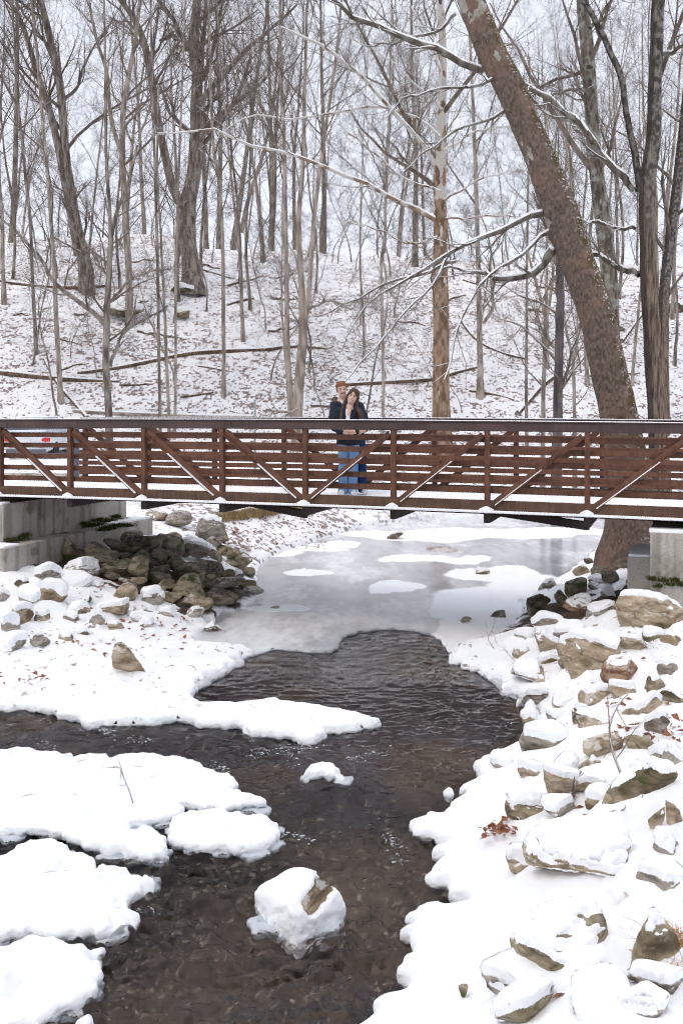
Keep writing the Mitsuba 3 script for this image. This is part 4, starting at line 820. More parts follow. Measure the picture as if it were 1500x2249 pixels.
for i, (x, y, w, lab) in enumerate([(710, 556, 15, 'straight grey tree on the skyline left of the couple'), (911, 585, 17, 'upright tree on the skyline just left of the tall sycamore'), (595, 530, 14, 'grey tree on the skyline above the leaning pair'), (480, 540, 15, 'dark tree on the skyline right of the forked tree')]):
    tree(lab, [[(x, y, w), (x + 2, y - 120, w * .8), (x + 4 * (i % 2), y - 260, w * .65), (x - 4, y - 420, w * .5), (x - 6, 0, w * .35)]], bark='bark_forest', seed=40 + i, dens=1.1)

# the wood on the hill: a few kinds, many trees
def kind_of_tree(i, H, r0, lo, dens):
    r = np.random.default_rng(300 + i)
    z = np.linspace(0, H, 24)
    bw = r.normal(0, 0.035, 2); P = np.c_[np.cumsum(np.cumsum(r.normal(0, 0.045, 24)) * .6 + bw[0]), np.cumsum(np.cumsum(r.normal(0, 0.045, 24)) * .6 + bw[1]), z]; P -= [*P[0, :2], 0.0]
    P[0, 2] = -0.4
    R = r0 * (1 - 0.92 * (z / H) ** 0.9)
    ps, rsd = [P], [R]
    if i % 3 == 1:                                           # forked
        j = int(24 * r.uniform(0.2, 0.4)); d = np.r_[r.normal(0, 1, 2) * 0.35, 1]; d /= np.linalg.norm(d)
        Q = P[j] + np.linspace(0, H * 0.6, 24)[:, None] * d + np.c_[np.cumsum(r.normal(0, 0.06, (24, 2)), axis=0), np.zeros(24)]
        ps.append(Q); rsd.append(R[j] * 0.75 * (1 - 0.9 * np.linspace(0, 1, 24)))
    tr = cat([stem_mesh(p, q, 9, 0.08, 0.5 if a == 0 else 0, i) for a, (p, q) in enumerate(zip(ps, rsd))])
    return tr, mesh_of(crown_of(np.stack(ps), np.stack(rsd), r, dens, lo, 0.006))
KINDS = []
for i, (H, r0, lo, dens) in enumerate([(21, .13, .32, .8), (24, .165, .3, .8), (18, .09, .3, .7), (22, .12, .4, .75), (25, .19, .3, .9), (16, .075, .25, .6), (8, .05, .2, .7), (6, .04, .15, .6)]):
    a, b = kind_of_tree(i, H, r0, lo, dens)
    bk = ('bark_forest', 'bark_pale')[i % 2]
    scene[f'kind_trunk_{i}'] = {'type': 'shapegroup', 'trunk': mikit.ply(a, bk, smooth=True)}
    scene[f'kind_crown_{i}'] = {'type': 'shapegroup', 'crown': mikit.ply(b, 'twig')}
    KINDS.append(i)
def hill_tree(x, y, i, s, rot, label, group):
    t = thing('hill_tree' if i < 6 else 'sapling', label, 'tree' if i < 6 else 'sapling', group)
    M = T().translate([x, y, tz(x, y)]).rotate([0, 0, 1], rot).scale(s)
    for q in ('trunk', 'crown'):
        scene[f'{t}__{q}'] = {'type': 'instance', 'to_world': M, 'g': {'type': 'ref', 'id': f'kind_{q}_{i}'}}
r = np.random.default_rng(77)
spots = [(a, b) for a, b in [(*at(p, 0, Y)[:2],) for p, Y in TREES]]
n = 0
while n < 82:
    y = r.uniform(50, 104) if n < 64 else r.uniform(43, 60); x = r.uniform(-0.41, 0.41) * y
    if any((x - a) ** 2 + (y - b) ** 2 < (1.6 if n < 72 else 4) for a, b in spots): continue
    spots.append((x, y)); n += 1
    i = int(r.integers(0, 6)) if y > 66 else int(r.choice([2, 5, 3]))
    far = y > 66
    hill_tree(x, y, i, r.uniform(0.8, 1.15), r.uniform(0, 360), 'bare grey tree standing on the skyline of the snowy hill' if far else 'bare slender tree growing on the leaf-strewn snowy hillside', 'bare trees along the skyline' if far else 'bare trees on the snowy hillside')
for _ in range(84):
    y = r.uniform(42, 66) if _ < 46 else r.uniform(60, 74); x = r.uniform(-0.37, 0.37) * y
    hill_tree(x, y, int(r.integers(6, 8)), r.uniform(0.6, 1.3), r.uniform(0, 360), 'thin leafless sapling on the snowy hillside', 'leafless saplings on the hillside')

# ------------------------------------------------------------------ fallen logs, hillside rocks, posts
def log(label, pts, bark='log_bark', snow=True, lift=0.6, name='fallen_log'):
    q = []
    for a, b, w in pts:
        h = hit(a, b); rad = w / F * h[1] / 2
        q.append([h[0], h[1], h[2] + rad * lift, rad])
    q = resample(np.array(q), 22); P, R = q[:, :3], q[:, 3]
    t = thing(name, label, 'log')
    part(t, 'wood', stem_mesh(P, R, 9, 0.12, 0, len(used)), bark, smooth=True)
    if snow: part(t, 'snow_cap', mesh_of([snow_line(P, R, 1)]), 'snow', smooth=True)
log('thick fallen log at the left edge below the crossing snowy pole', [(-60, 818, 12), (0, 823, 12), (60, 830, 12), (120, 836, 11), (200, 838, 8), (260, 840, 6)])
log('long fallen trunk climbing from the crooked tree toward the clump of tan stems', [(170, 822, 6), (250, 812, 8), (340, 794, 9), (430, 778, 10), (500, 774, 10), (580, 772, 9), (640, 764, 8), (720, 768, 5)])
log('snow-covered pole leaning across the thick log at left', [(98, 792, 6), (130, 848, 8), (162, 886, 8), (192, 922, 9)])
log('tan fallen log just above the left railing', [(160, 906, 8), (250, 912, 10), (350, 917, 11), (460, 919, 10), (560, 920, 8)], bark='bark_pale')
log('thin fallen log high on the left slope', [(-20, 614, 6), (60, 628, 7), (140, 634, 8), (235, 630, 7)])
log('fallen log behind the couple, running up to the right', [(752, 848, 9), (850, 843, 9), (950, 836, 9), (1000, 822, 8), (1060, 806, 6)])
log('crooked dead branch on the slope right of the tall sycamore', [(1010, 695, 7), (1030, 730, 7), (1062, 758, 6), (1110, 780, 5), (1160, 790, 4)])
log('snow-topped log propped against the dark purplish trunk', [(1136, 915, 12), (1165, 880, 12), (1190, 852, 11), (1215, 832, 9)])
log('short dead log right of the leaning trunk', [(1366, 752, 8), (1388, 722, 8), (1412, 690, 7)])
log('short dark stick on the middle of the slope', [(500, 672, 6), (530, 663, 7), (557, 657, 5)])
log('broken log leaning left on the right slope', [(1030, 860, 5), (1080, 868, 6), (1130, 882, 5)])
rock(258, 712, 96, 26, 'o', .5, 'mossy rock ledge at the foot of the smooth pale tree', cap=0.12, name='rock_ledge')
rock(402, 706, 48, 20, 'o', .5, 'small mossy rock ledge below the forked tree', cap=0.12, name='rock_ledge')
rock(398, 655, 60, 16, 'd', .6, 'dark rock under the roots of the forked tree', cap=0.1, name='rock_ledge')
rock(1360, 730, 30, 16, 'o', .4, 'mossy stone beside the short dead log', cap=0.1, name='rock_ledge')
rock(1480, 690, 70, 40, 'd', .6, 'dark outcrop on the slope at the right edge', cap=0.12, name='rock_ledge')

r = np.random.default_rng(91)
for i in range(26):
    a, b = r.uniform(20, 1480), r.uniform(570, 900); L = r.uniform(25, 80); d = r.uniform(-.35, .35); w = r.uniform(2.2, 4.5)
    q = []
    for u in np.linspace(-.5, .5, 5):
        h = hit(a + u * L, b + d * u * L + r.normal(0, 1.5)); rad = w / F * h[1] / 2; q.append([h[0], h[1], h[2] + rad * .7, rad * (1.1 - u * .9)])
    q = resample(np.array(q), 12)
    single('fallen_branch', stem_mesh(q[:, :3], q[:, 3], 6, .12, 0, i), 'log_bark', 'thin dead branch lying in the snow of the hillside', 'branch', 'dead branches on the hillside', smooth=True)
Yp = 24.0
single('sign_post', beam(at(560, 1040, Yp), at(560, 878, Yp), 0.05, 0.06, up=(0, 1, 0)), 'green_post', 'thin pale green metal post left of the couple', 'post')
gt = thing('guard_fence', 'grey steel post and beams behind the left end of the bridge', 'fence')
Yg = 21.5
part(gt, 'post', beam(at(167, 1075, Yg), at(167, 936, Yg), 0.12, 0.12, up=(0, 1, 0)), 'grey_steel')
part(gt, 'beam', beam(at(-120, 941, Yg + 0.1), at(190, 936, Yg + 0.1), 0.06, 0.12), 'grey_steel')
part(gt, 'beam', beam(at(-120, 1001, Yg + 0.1), at(190, 995, Yg + 0.1), 0.06, 0.03), 'grey_steel')
single('concrete_kerb', box(*(at(85, 1059, 27)[:2]), tz(*at(85, 1059, 27)[:2]) + 0.12, 2.6, 0.25, 0.3), 'concrete', 'low concrete kerb in the snow behind the left railing', 'kerb')

# ------------------------------------------------------------------ parked car behind the left end of the bridge
scene['car_paint'] = {'type': 'twosided', 'bsdf': {'type': 'principled', 'base_color': rgb(0.62, 0.66, 0.70), 'roughness': 0.25, 'specular': 0.5, 'clearcoat': 0.6}}
mat('tyre', (0.03, 0.03, 0.035), 0.8, 0.2); mat('car_glass', (0.03, 0.035, 0.04), 0.08, 0.6); mat('tail_red', (0.55, 0.02, 0.02), 0.2, 0.5); mat('bumper_grey', (0.12, 0.125, 0.135), 0.6, 0.3); mat('plate_white', (0.7, 0.7, 0.72), 0.5, 0.3)
car = thing('parked_car', 'light silver car with red tail lights parked behind the left end of the railing', 'car')
cc = at(58, 1016, 37.5); cz = tz(cc[0], cc[1])
def sect(y, hw, z0, z1, n=24, e=4.0):
    g = np.arange(n) * 2 * np.pi / n
    c, s = np.cos(g), np.sin(g)
    return np.c_[np.sign(c) * np.abs(c) ** (2 / e) * hw, np.full(n, y), (z0 + z1) / 2 + np.sign(s) * np.abs(s) ** (2 / e) * (z1 - z0) / 2]
def loft(secs):
    n, k = len(secs[0]), len(secs)
    i = np.arange(k * n).reshape(k, n); j = np.roll(i, -1, 1)
    q = np.stack([i[:-1], j[:-1], j[1:], i[1:]], -1).reshape(-1, 4)
    V = np.vstack(secs + [secs[0].mean(0), secs[-1].mean(0)])
    f = np.vstack([q[:, [0, 1, 2]], q[:, [0, 2, 3]], [[k * n, (a + 1) % n, a] for a in range(n)], [[k * n + 1, i[-1, a], i[-1, (a + 1) % n]] for a in range(n)]])
    m = trimesh.Trimesh(V, f, process=False); trimesh.repair.fix_normals(m); return m
def cpart(name, m, mt, sm=40): m.apply_translation((cc[0], cc[1], cz)); part(car, name, m, mt, smooth=sm)
cpart('body', loft([sect(-0.05, .70, .35, .92), sect(0.0, .84, .28, 1.02), sect(.15, .90, .24, 1.06), sect(1.5, .92, .22, 1.05), sect(3.0, .92, .22, 1.0), sect(4.0, .88, .24, .92), sect(4.5, .78, .30, .78)]), 'car_paint')
cpart('cabin', loft([sect(.10, .70, .95, 1.10), sect(.35, .70, .95, 1.42), sect(.7, .70, .95, 1.56), sect(2.2, .70, .95, 1.58), sect(2.9, .70, .95, 1.35), sect(3.4, .72, .9, 1.02)]), 'car_paint')
cpart('rear_window', box(0, .20, 1.28, 1.15, .04, .30), 'car_glass')
cpart('roof_snow', box(0, 1.5, 1.59, 1.2, 1.6, .05), 'snow')
for s in (-1, 1):
    cpart('tail_light', loft([sect(-.07, .12, .67, .81, e=3), sect(.06, .16, .64, .84, e=3)]).apply_translation((s * .72, 0, 0)), 'tail_red')
    cpart('reflector', box(s * .55, -.07, .46, .20, .03, .035), 'tail_red')
    for yy in (.8, 3.6):
        w = trimesh.creation.cylinder(.33, .22, sections=24); w.apply_transform(trimesh.transformations.rotation_matrix(math.pi / 2, [0, 1, 0])); w.apply_translation((s * .80, yy, .32))
        cpart('wheel', w, 'tyre')
cpart('bumper', box(0, -.03, .30, 1.5, .12, .16), 'bumper_grey')
cpart('number_plate', box(0, -.075, .70, .36, .02, .15), 'plate_white')

# ------------------------------------------------------------------ the couple
mat('skin', (0.66, 0.43, 0.34), 0.55, 0.3); mat('navy_jacket', lambda p, n, uv: MIX((0.010, 0.012, 0.018), (0.028, 0.032, 0.042), N(p.x * 50, p.y * 50, p.z * 30)), 0.75, 0.2)
mat('navy_parka', lambda p, n, uv: MIX((0.012, 0.018, 0.032), (0.03, 0.04, 0.062), N(p.x * 40, p.y * 40, p.z * 25)), 0.75, 0.2)
mat('blue_jeans', lambda p, n, uv: MIX((0.085, 0.17, 0.34), (0.25, 0.40, 0.62), FB(p.x * 20, p.y * 20, p.z * 9, 3)), 0.85, 0.1)
mat('dark_jeans', lambda p, n, uv: MIX((0.012, 0.025, 0.075), (0.03, 0.055, 0.14), FB(p.x * 20, p.y * 20, p.z * 9, 3)), 0.85, 0.1)
mat('white_cloth', (0.78, 0.76, 0.80), 0.8, 0.1); mat('shoe_white', (0.72, 0.72, 0.74), 0.6, 0.2)
mat('brown_hair', lambda p, n, uv: MIX((0.022, 0.012, 0.009), (0.085, 0.042, 0.027), FB(p.x * 90, p.y * 90, p.z * 8, 2)), 0.5, 0.4)
mat('red_hair', lambda p, n, uv: MIX((0.13, 0.052, 0.03), (0.33, 0.145, 0.08), N(p.x * 70, p.y * 70, p.z * 70)), 0.7, 0.3)
mat('fur', lambda p, n, uv: MIX((0.06, 0.04, 0.03), (0.26, 0.19, 0.14), N(p.x * 90, p.y * 90, p.z * 90)), 0.95, 0.1)
mat('eye_dark', (0.03, 0.02, 0.018), 0.3, 0.5); mat('teeth', (0.8, 0.78, 0.74), 0.4, 0.4); mat('lip', (0.42, 0.16, 0.15), 0.5, 0.3)
def ball(c, r_):
    s = m3.Manifold.sphere(1.0, 20); r_ = np.broadcast_to(r_, 3)
    return s.scale(tuple(map(float, r_))).translate(tuple(map(float, c)))
def hullm(*bs): return m3.Manifold.batch_hull(list(bs))
def chain(pts, rad): 
    b = [ball(p, q) for p, q in zip(pts, rad)]
    return [hullm(b[i], b[i + 1]) for i in range(len(b) - 1)]
def finish(ms, ln=0.018, it=8):
    m = m3.Manifold.batch_boolean(ms, m3.OpType.Add).refine_to_length(ln)
    q = m.to_mesh(); t = trimesh.Trimesh(q.vert_properties[:, :3], q.tri_verts, process=True)
    if it: trimesh.smoothing.filter_taubin(t, 0.5, -0.52, it)
    return t
def hand(w, d, side, pal):
    """palm and five fingers from wrist w along d; side: thumb direction; pal: the way the palm faces"""
    w, d, side, pal = (np.asarray(a, float) for a in (w, d, side, pal))
    d /= np.linalg.norm(d); side -= d * (side @ d); side /= np.linalg.norm(side); pal = pal / np.linalg.norm(pal)
    P = lambda a, b, c=0: w + d * a + side * b + pal * c
    ms = [hullm(ball(P(.01, 0), (.022, .02, .022)), ball(P(.075, .028), .013), ball(P(.075, -.028), .012))]
    for b, L in ((.03, .072), (.010, .080), (-.011, .075), (-.031, .058)):
        ms += chain([P(.07, b), P(.07 + L * .5, b * 1.1, .012), P(.07 + L * .85, b * 1.1, .034)], [.0105, .0095, .0075])
    ms += chain([P(.025, .025), P(.055, .05, .012), P(.085, .055, .022)], [.013, .011, .009])
    return ms
def person(label, o, H, pose):
    """joints given in metres from the feet: x right in the picture, y away from the camera, z up"""
    t = thing('person', label, 'person')
    put = lambda m: (m.apply_translation(o), m)[1]
    J = pose
    def head(c, R):
        L = lambda x, y, z: np.asarray(c) + R @ np.array([x, y, z])
        ms = [hullm(ball(L(0, .012, .035), (.075, .092, .085)), ball(L(0, -.012, -.03), (.066, .075, .06))), hullm(ball(L(0, -.03, -.03), (.058, .06, .05)), ball(L(0, -.058, -.098), (.030, .026, .02)), ball(L(.035, -.02, -.07), .028), ball(L(-.035, -.02, -.07), .028)),
              hullm(ball(L(0, -.088, .018), .008), ball(L(0, -.108, -.022), .0125), ball(L(.014, -.09, -.025), .008), ball(L(-.014, -.09, -.025), .008)),
              hullm(ball(L(.078, .01, .01), (.010, .022, .03)), ball(L(.076, .006, -.015), .012)), hullm(ball(L(-.078, .01, .01), (.010, .022, .03)), ball(L(-.076, .006, -.015), .012))]
        return ms, L
    hm, L = head(J['head'], J['R'])
    nk = J['neck']
    sk = hm + [hullm(ball(L(0, .01, -.07), (.052, .05, .04)), ball(nk, (.06, .055, .045)))]
    sk += [hullm(ball(nk + [0, .0, -.03], (.12, .07, .05)), ball(J['chest'], (.14, .09, .13))), hullm(ball(J['chest'], (.14, .09, .12)), ball(J['hip'], (.145, .10, .10)))]
    for s in ('l', 'r'):
        sk += chain([J['sh' + s], J['el' + s], J['wr' + s]], [.052, .040, .027])
        sk += chain([J['hp' + s], J['kn' + s], J['an' + s]], [.082, .055, .040]) + chain([J['an' + s], J['an' + s] + [0.0, -.11, -.06]], [.034, .022])
        if 'hd' + s in J: sk += hand(J['wr' + s], *J['hd' + s])
    part(t, 'body', put(finish(sk, 0.016, 4)), 'skin', smooth=True)
    jk = [hullm(ball(nk + [0, .01, -.06], (.15, .085, .055)), ball(J['chest'], (.185, .125, .13))), hullm(ball(J['chest'], (.185, .125, .12)), ball(J['hip'] + [0, 0, .02], (.185, .13, .09))), hullm(ball(J['hip'] + [0, 0, .02], (.185, .13, .09)), ball(J['hip'] + [0, 0, -.10], (.20, .14, .03)))]
    for s in ('l', 'r'):
        jk += chain([J['sh' + s], J['el' + s], J['wr' + s] * .93 + J['el' + s] * .07], [.078, .064, .046])
        jk += [hullm(ball(J['sh' + s], .078), ball(J['chest'] + [0, 0, .04], (.12, .10, .10)))]
    J['_jk'] = jk
    jm = finish(jk, 0.02, 6)
    v = jm.vertices; v += vnorm(np.array(v), jm.faces) * (0.016 * (meshkit.fbm(np.array(v) * [9, 9, 14], 3, 4)[:, None] - 0.5) * 2); jm.vertices = v
    part(t, 'jacket', put(jm), J['jmat'], smooth=True)
    for s in ('l', 'r'):
        lg = [hullm(ball(J['hip'] + [0, 0, -.04], (.13, .11, .08)), ball(J['hp' + s], (.098, .10, .09)))] + chain([J['hp' + s], J['kn' + s], J['an' + s] + [0, -.01, -.05]], [(.098, .10, .09), (.078, .078, .07), (.076, .088, .03)])
        lm = finish(lg, 0.02, 5)
        v = lm.vertices; v += vnorm(np.array(v), lm.faces) * (0.010 * (meshkit.fbm(np.array(v) * [8, 8, 15], 3, 6)[:, None] - 0.5) * 2); lm.vertices = v
        part(t, 'trouser_leg', put(lm), J['tmat'], smooth=True)
        a = J['an' + s]; f = np.asarray(J.get('ft' + s, [0, -1, 0]), float)
        sh = [hullm(ball(a + [0, .03, -.045], (.042, .045, .045)), ball(a + f * .13 + [0, 0, -.062], (.044, .045, .028)), ball(a + f * .17 + [0, 0, -.068], (.036, .035, .022)), ball(a + [0, .02, .0], .046))]
        part(t, 'shoe', put(finish(sh, 0.015, 3)), 'shoe_white', smooth=True)
    for s in (-1, 1):
        part(t, 'eye', put(finish([ball(L(s * .032, -.079, .014), (.015, .008, .007))], .01, 0)), 'eye_dark', smooth=True)
        part(t, 'eyebrow', put(finish([hullm(ball(L(s * .018, -.083, .036), .005), ball(L(s * .048, -.071, .038), .004))], .01, 0)), J['hmat'], smooth=True)
    part(t, 'mouth', put(finish([hullm(ball(L(-.030, -.076, -.052), .006), ball(L(0, -.089, -.062), (.012, .008, .011)), ball(L(.030, -.076, -.052), .006))], .01, 0)), 'lip', smooth=True)
    part(t, 'teeth', put(finish([hullm(ball(L(-.022, -.083, -.054), .004), ball(L(0, -.095, -.060), .005), ball(L(.022, -.083, -.054), .004))], .01, 0)), 'teeth', smooth=True)
    return t, L, put
def rotz_tilt(tilt, yaw=0, nod=0): return trimesh.transformations.euler_matrix(nod, tilt, yaw)[:3, :3]
A = np.array
o = bp(3.22, 1.0, 1.965)
wj = dict(head=A([.095, -.02, 1.53]), R=rotz_tilt(.36, -.12), neck=A([.055, 0, 1.385]), chest=A([.03, 0, 1.20]), hip=A([.03, 0, .90]),
          shl=A([-.13, 0, 1.30]), shr=A([.20, 0, 1.30]), ell=A([-.19, -.04, 1.05]), elr=A([.27, -.04, 1.05]), wrl=A([-.075, -.175, .985]), wrr=A([.145, -.175, .985]),
          hdl=(A([1, -.12, -.04]), A([0, -.1, 1]), A([0, .9, -.2])), hdr=(A([-1, -.16, -.02]), A([0, -.1, 1]), A([0, .9, -.2])),
          hpl=A([-.045, 0, .84]), hpr=A([.105, 0, .84]), knl=A([-.05, -.02, .47]), knr=A([.10, -.02, .47]), anl=A([-.055, .0, .10]), anr=A([.085, .0, .10]), ftl=A([-.25, -.95, 0]), ftr=A([.2, -.95, 0]),
          jmat='navy_jacket', tmat='blue_jeans', hmat='brown_hair')
t, L, put = person('smiling woman with long brown hair in a black jacket and blue jeans, in front', o, 1.65, wj)
hr = [hullm(ball(L(0, .022, .05), (.092, .10, .092)), ball(L(0, .04, -.02), (.096, .08, .09))), hullm(ball(L(.07, .03, 0), (.035, .055, .06)), ball(L(.085, .03, -.15), (.045, .05, .05))),
      hullm(ball(L(.085, .03, -.15), (.045, .05, .05)), ball(A([.205, -.075, 1.27]), (.048, .045, .06))), hullm(ball(A([.205, -.075, 1.27]), (.048, .045, .06)), ball(A([.245, -.105, 1.08]), (.038, .035, .06))),
      hullm(ball(L(-.07, .03, 0), (.028, .05, .06)), ball(L(-.085, .03, -.13), (.03, .045, .05))), hullm(ball(L(-.085, .03, -.13), (.03, .045, .05)), ball(A([-.07, -.07, 1.26]), (.045, .04, .05))), hullm(ball(A([-.07, -.075, 1.26]), (.04, .04, .04)), ball(A([-.095, -.115, 1.17]), (.028, .022, .04)))]
face = m3.Manifold.batch_boolean([hullm(ball(L(-.004, -.115, -.005), (.056, .06, .05)), ball(L(-.004, -.115, .085), (.012, .06, .018)), ball(L(0, -.125, -.10), (.055, .06, .05)))], m3.OpType.Add)
hm = (m3.Manifold.batch_boolean(hr, m3.OpType.Add) - face).refine_to_length(.012).to_mesh()
hm = trimesh.Trimesh(hm.vert_properties[:, :3], hm.tri_verts); trimesh.smoothing.filter_taubin(hm, .5, -.52, 6)
part(t, 'hair', put(hm), 'brown_hair', smooth=True)
part(t, 'top', put(finish([hullm(ball(A([.01, -.085, 1.33]), (.03, .02, .02)), ball(A([.045, -.09, 1.33]), (.02, .02, .02)), ball(A([.0, -.112, 1.15]), (.032, .025, .05)), ball(A([.022, -.112, 1.15]), (.032, .025, .05)))], .015, 3)), 'white_cloth', smooth=True)
part(t, 'neckline', put(finish([hullm(ball(A([.035, -.06, 1.385]), (.045, .035, .03)), ball(A([.03, -.112, 1.255]), (.022, .022, .02)))], .012, 3)), 'skin', smooth=True)
for s in (-1, 1):
    part(t, 'collar', put(finish([hullm(ball(A([.045 + s * .075, -.03, 1.385]), (.02, .045, .04)), ball(A([.035 + s * .085, -.095, 1.29]), (.028, .02, .045)), ball(A([.03 + s * .065, -.115, 1.19]), (.022, .016, .03)))], .015, 3)), 'navy_jacket', smooth=True)
o2 = o + np.array([*(VX * 0.27), 0]) + np.array([*(UX * -0.02), 0])
mj = dict(head=A([-.145, -.06, 1.635]), R=rotz_tilt(-.20, .12, .05), neck=A([-.115, -.01, 1.50]), chest=A([-.06, 0, 1.28]), hip=A([.02, 0, .95]),
          shl=A([-.255, 0, 1.40]), shr=A([.13, 0, 1.38]), ell=A([-.30, -.14, 1.12]), elr=A([.25, -.12, 1.10]), wrl=A([-.17, -.42, 1.015]), wrr=A([.21, -.42, 1.015]),
          hdl=(A([1, -.30, -.25]), A([0, -.1, 1]), A([.1, .9, 0])), hdr=(A([-1, -.30, -.25]), A([0, -.1, 1]), A([-.1, .9, 0])),
          hpl=A([-.08, 0, .88]), hpr=A([.13, 0, .88]), knl=A([-.11, -.02, .50]), knr=A([.165, -.02, .50]), anl=A([-.13, .0, .10]), anr=A([.185, .0, .10]), ftl=A([-.35, -.92, 0]), ftr=A([.3, -.95, 0]),
          jmat='navy_parka', tmat='dark_jeans', hmat='red_hair')
t, L, put = person('smiling man with red hair and moustache in a dark parka, hugging her from behind', o2, 1.78, mj)
rr_ = np.random.default_rng(8)
hr = [hullm(ball(L(0, .025, .055), (.084, .092, .068)), ball(L(0, .05, .01), (.083, .058, .06))), hullm(ball(L(.074, .0, .035), (.014, .03, .04)), ball(L(.074, -.005, -.01), .012)), hullm(ball(L(-.074, .0, .035), (.014, .03, .04)), ball(L(-.074, -.005, -.01), .012))]
for _ in range(46):
    a, b = rr_.uniform(-1.5, 1.5), rr_.uniform(0.2, 1.5)
    hr.append(ball(L(.068 * math.sin(a) * math.cos(b * .6), .02 - .082 * math.cos(a) * math.cos(b), .062 + .066 * math.sin(b)), rr_.uniform(.016, .026)))
face = hullm(ball(L(.004, -.12, -.005), (.060, .06, .05)), ball(L(.012, -.12, .062), (.034, .06, .022)), ball(L(0, -.125, -.10), (.06, .06, .05)))
hm = (m3.Manifold.batch_boolean(hr, m3.OpType.Add) - face).refine_to_length(.012).to_mesh()
part(t, 'hair', put(trimesh.Trimesh(hm.vert_properties[:, :3], hm.tri_verts)), 'red_hair', smooth=True)
part(t, 'moustache', put(finish([hullm(ball(L(-.034, -.079, -.043), .007), ball(L(0, -.094, -.036), .009)), hullm(ball(L(.034, -.079, -.043), .007), ball(L(0, -.094, -.036), .009))], .01, 1)), 'red_hair', smooth=True)
fu = [ball(A([-.115 + .15 * math.cos(a), .03 + .085 * math.sin(a), 1.50 + .03 * math.sin(a * 5) + (.02 if math.cos(a) > 0 else -.03)]), rr_.uniform(.032, .05)) for a in np.linspace(-.5, math.pi + .5, 26)]
fm = finish(fu, .012, 1); v = np.array(fm.vertices); v += vnorm(v, fm.faces) * (nz(v * 90, 3)[:, None] - .5) * .03; fm.vertices = v
part(t, 'fur_hood', put(fm), 'fur', smooth=True)
part(t, 'shirt_collar', put(finish([hullm(ball(A([-.15, -.075, 1.46]), (.018, .02, .03)), ball(A([-.095, -.10, 1.40]), (.02, .015, .02))), hullm(ball(A([-.05, -.075, 1.46]), (.018, .02, .03)), ball(A([-.09, -.10, 1.40]), (.02, .015, .02)))], .012, 2)), 'white_cloth', smooth=True)

# ------------------------------------------------------------------ leaves, grass, twigs
def leaves(spots, seed, size=0.05):
    r = np.random.default_rng(seed); V, Fc = [], []
    for p in spots:
        a = r.uniform(0, 6.28); s = size * r.uniform(.5, 1.3); L = A([math.cos(a), math.sin(a), r.normal(0, .35)]); W = A([-math.sin(a), math.cos(a), r.normal(0, .35)])
        c = np.asarray(p) + [0, 0, .012]; i = len(V); up = A([0, 0, .35 * s])
        V += [c - L * s, c - W * s * .6 + up, c + L * s * 1.1, c + W * s * .6 + up * r.uniform(.3, 1.4), c - L * s * .3, c + L * s * .5]
        Fc += [[i, i + 1, i + 4], [i + 1, i + 5, i + 4], [i + 1, i + 2, i + 5], [i + 2, i + 3, i + 5], [i + 3, i + 4, i + 5], [i + 3, i, i + 4]]
    return trimesh.Trimesh(V, Fc, process=False)
def scatter(boxes, seed):
    r = np.random.default_rng(seed); out = []
    for x0, y0, x1, y1, n_ in boxes:
        for _ in range(n_): out.append(hit(r.uniform(x0, x1), r.uniform(y0, y1)))
    return out
lv = scatter([(0, 1330, 420, 1450, 70), (60, 1400, 330, 1420, 20), (0, 1470, 120, 1510, 16), (230, 1340, 420, 1390, 45), (380, 1240, 440, 1330, 40), (1190, 1440, 1500, 1620, 70), (1360, 1580, 1500, 1640, 60), (1330, 1500, 1470, 1560, 30), (1200, 1930, 1480, 2000, 30), (1300, 1400, 1450, 1440, 50),
              (1230, 1720, 1500, 1800, 40), (1150, 2100, 1480, 2200, 25), (470, 1120, 720, 1210, 380), (100, 1250, 300, 1290, 30), (1000, 1100, 1330, 1125, 120)], 3)
single('fallen_leaves', leaves(lv, 4, 0.038), 'leaf', 'brown leaves scattered over the snow of the banks', 'leaves', kind='stuff')
c0 = hit(1092, 1838)
r = np.random.default_rng(6)
single('leaf_clump', leaves([c0 + [*r.normal(0, .07, 2), abs(r.normal(.02, .025))] for _ in range(34)], 7, 0.034), 'leaf', 'clump of rust brown leaves on the smooth snow of the right bank', 'leaf clump')
single('dry_grass', tufts([hit(a, b) for a, b in zip(np.linspace(478, 655, 60), np.linspace(1140, 1118, 60) + r.uniform(-3, 8, 60))], 60, 0.24, 0.10, 9, 0.012, 0.5), 'straw', 'strip of dead yellow grass on the far left bank under the bridge', 'grass', kind='stuff')
single('orange_grass', tufts([hit(a, b) for a, b in zip(r.uniform(1455, 1500, 12), r.uniform(2060, 2160, 12))], 30, 0.16, 0.05, 10, 0.004, 1.2), 'orange_straw', 'wiry orange dead grass at the right edge in the foreground', 'grass', kind='stuff')
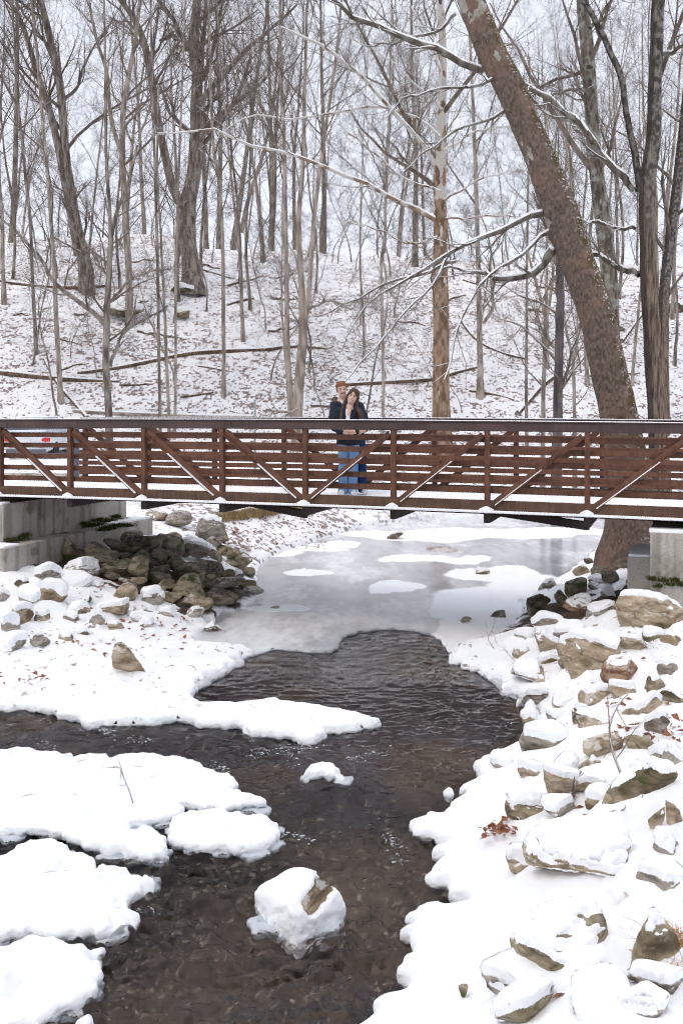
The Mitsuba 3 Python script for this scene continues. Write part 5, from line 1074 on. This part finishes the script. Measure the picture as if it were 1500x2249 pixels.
single('reed_litter', tufts([hit(a, b) for a, b in zip(r.uniform(1385, 1460, 14), r.uniform(1405, 1425, 14))], 26, 0.2, 0.06, 11, 0.008, 1.6), 'log_bark', 'mat of dead brown stalks under the huge tan boulder', 'dead stalks', kind='stuff')
def twig(label, pts, seed, rad=0.008, n=5, z=0.05, name='fallen_twig'):
    r = np.random.default_rng(seed)
    q = np.array([hit(a, b) + [0, 0, h] for a, b, h in pts]); P = resample(q, 12); R = rad * np.linspace(1, .4, 12)
    a, ar = sprout(P[None], R[None], r, n, .2, .95, 40, .4, 5, .15, .08, .6, .4, .002)
    single(name, mesh_of([tubes(P[None], R[None], 6), tubes(a, ar, 4)]), 'bark_forest', label, 'twig', smooth=True)
twig('forked bare branch arching over the large dark boulder on the right bank', [(1385, 1788, .05), (1355, 1745, .22), (1338, 1700, .30), (1345, 1670, .34), (1378, 1625, .38)], 1, .012, 7)
twig('brown stick lying beside the snowy boulder with a brown base', [(1248, 1785, .05), (1262, 1760, .10), (1276, 1738, .14)], 2, .018, 2)
twig('pale stick lying flat below the arching branch', [(1340, 1812, .08), (1380, 1806, .10), (1432, 1790, .12)], 3, .013, 5)
twig('dark stick leaning on the snow right of the brown stick', [(1296, 1722, .05), (1312, 1745, .06), (1330, 1770, .06)], 4, .013, 2)
twig('thin stems poking up beside the open water on the right', [(1155, 1480, .02), (1130, 1465, .06), (1105, 1440, .10)], 5, .005, 5)
twig('sparse dead sprig in the snow near the ice edge on the right', [(1085, 1430, .01), (1072, 1420, .10), (1080, 1412, .14), (1092, 1432, .06)], 6, .006, 4)
x, y = onz(292, 1756, 0.2)
P = resample(A([[x, y, .17], *[[*onz(a, b, .25), h] for a, b, h in ((282, 1730, .24), (268, 1708, .28), (262, 1694, .28), (248, 1688, .26))]]), 12)
a, ar = sprout(P[None], np.full((1, 12), .006), np.random.default_rng(3), 4, .3, .95, 45, .3, 4, .1, .05, .6, .5, .002)
single('fallen_twig', mesh_of([tubes(P[None], np.linspace(.006, .003, 12)[None], 6), tubes(a, ar, 4)]), 'bark_dark', 'thin curved twig standing in the snow of the long ice shelf', 'twig', smooth=True)
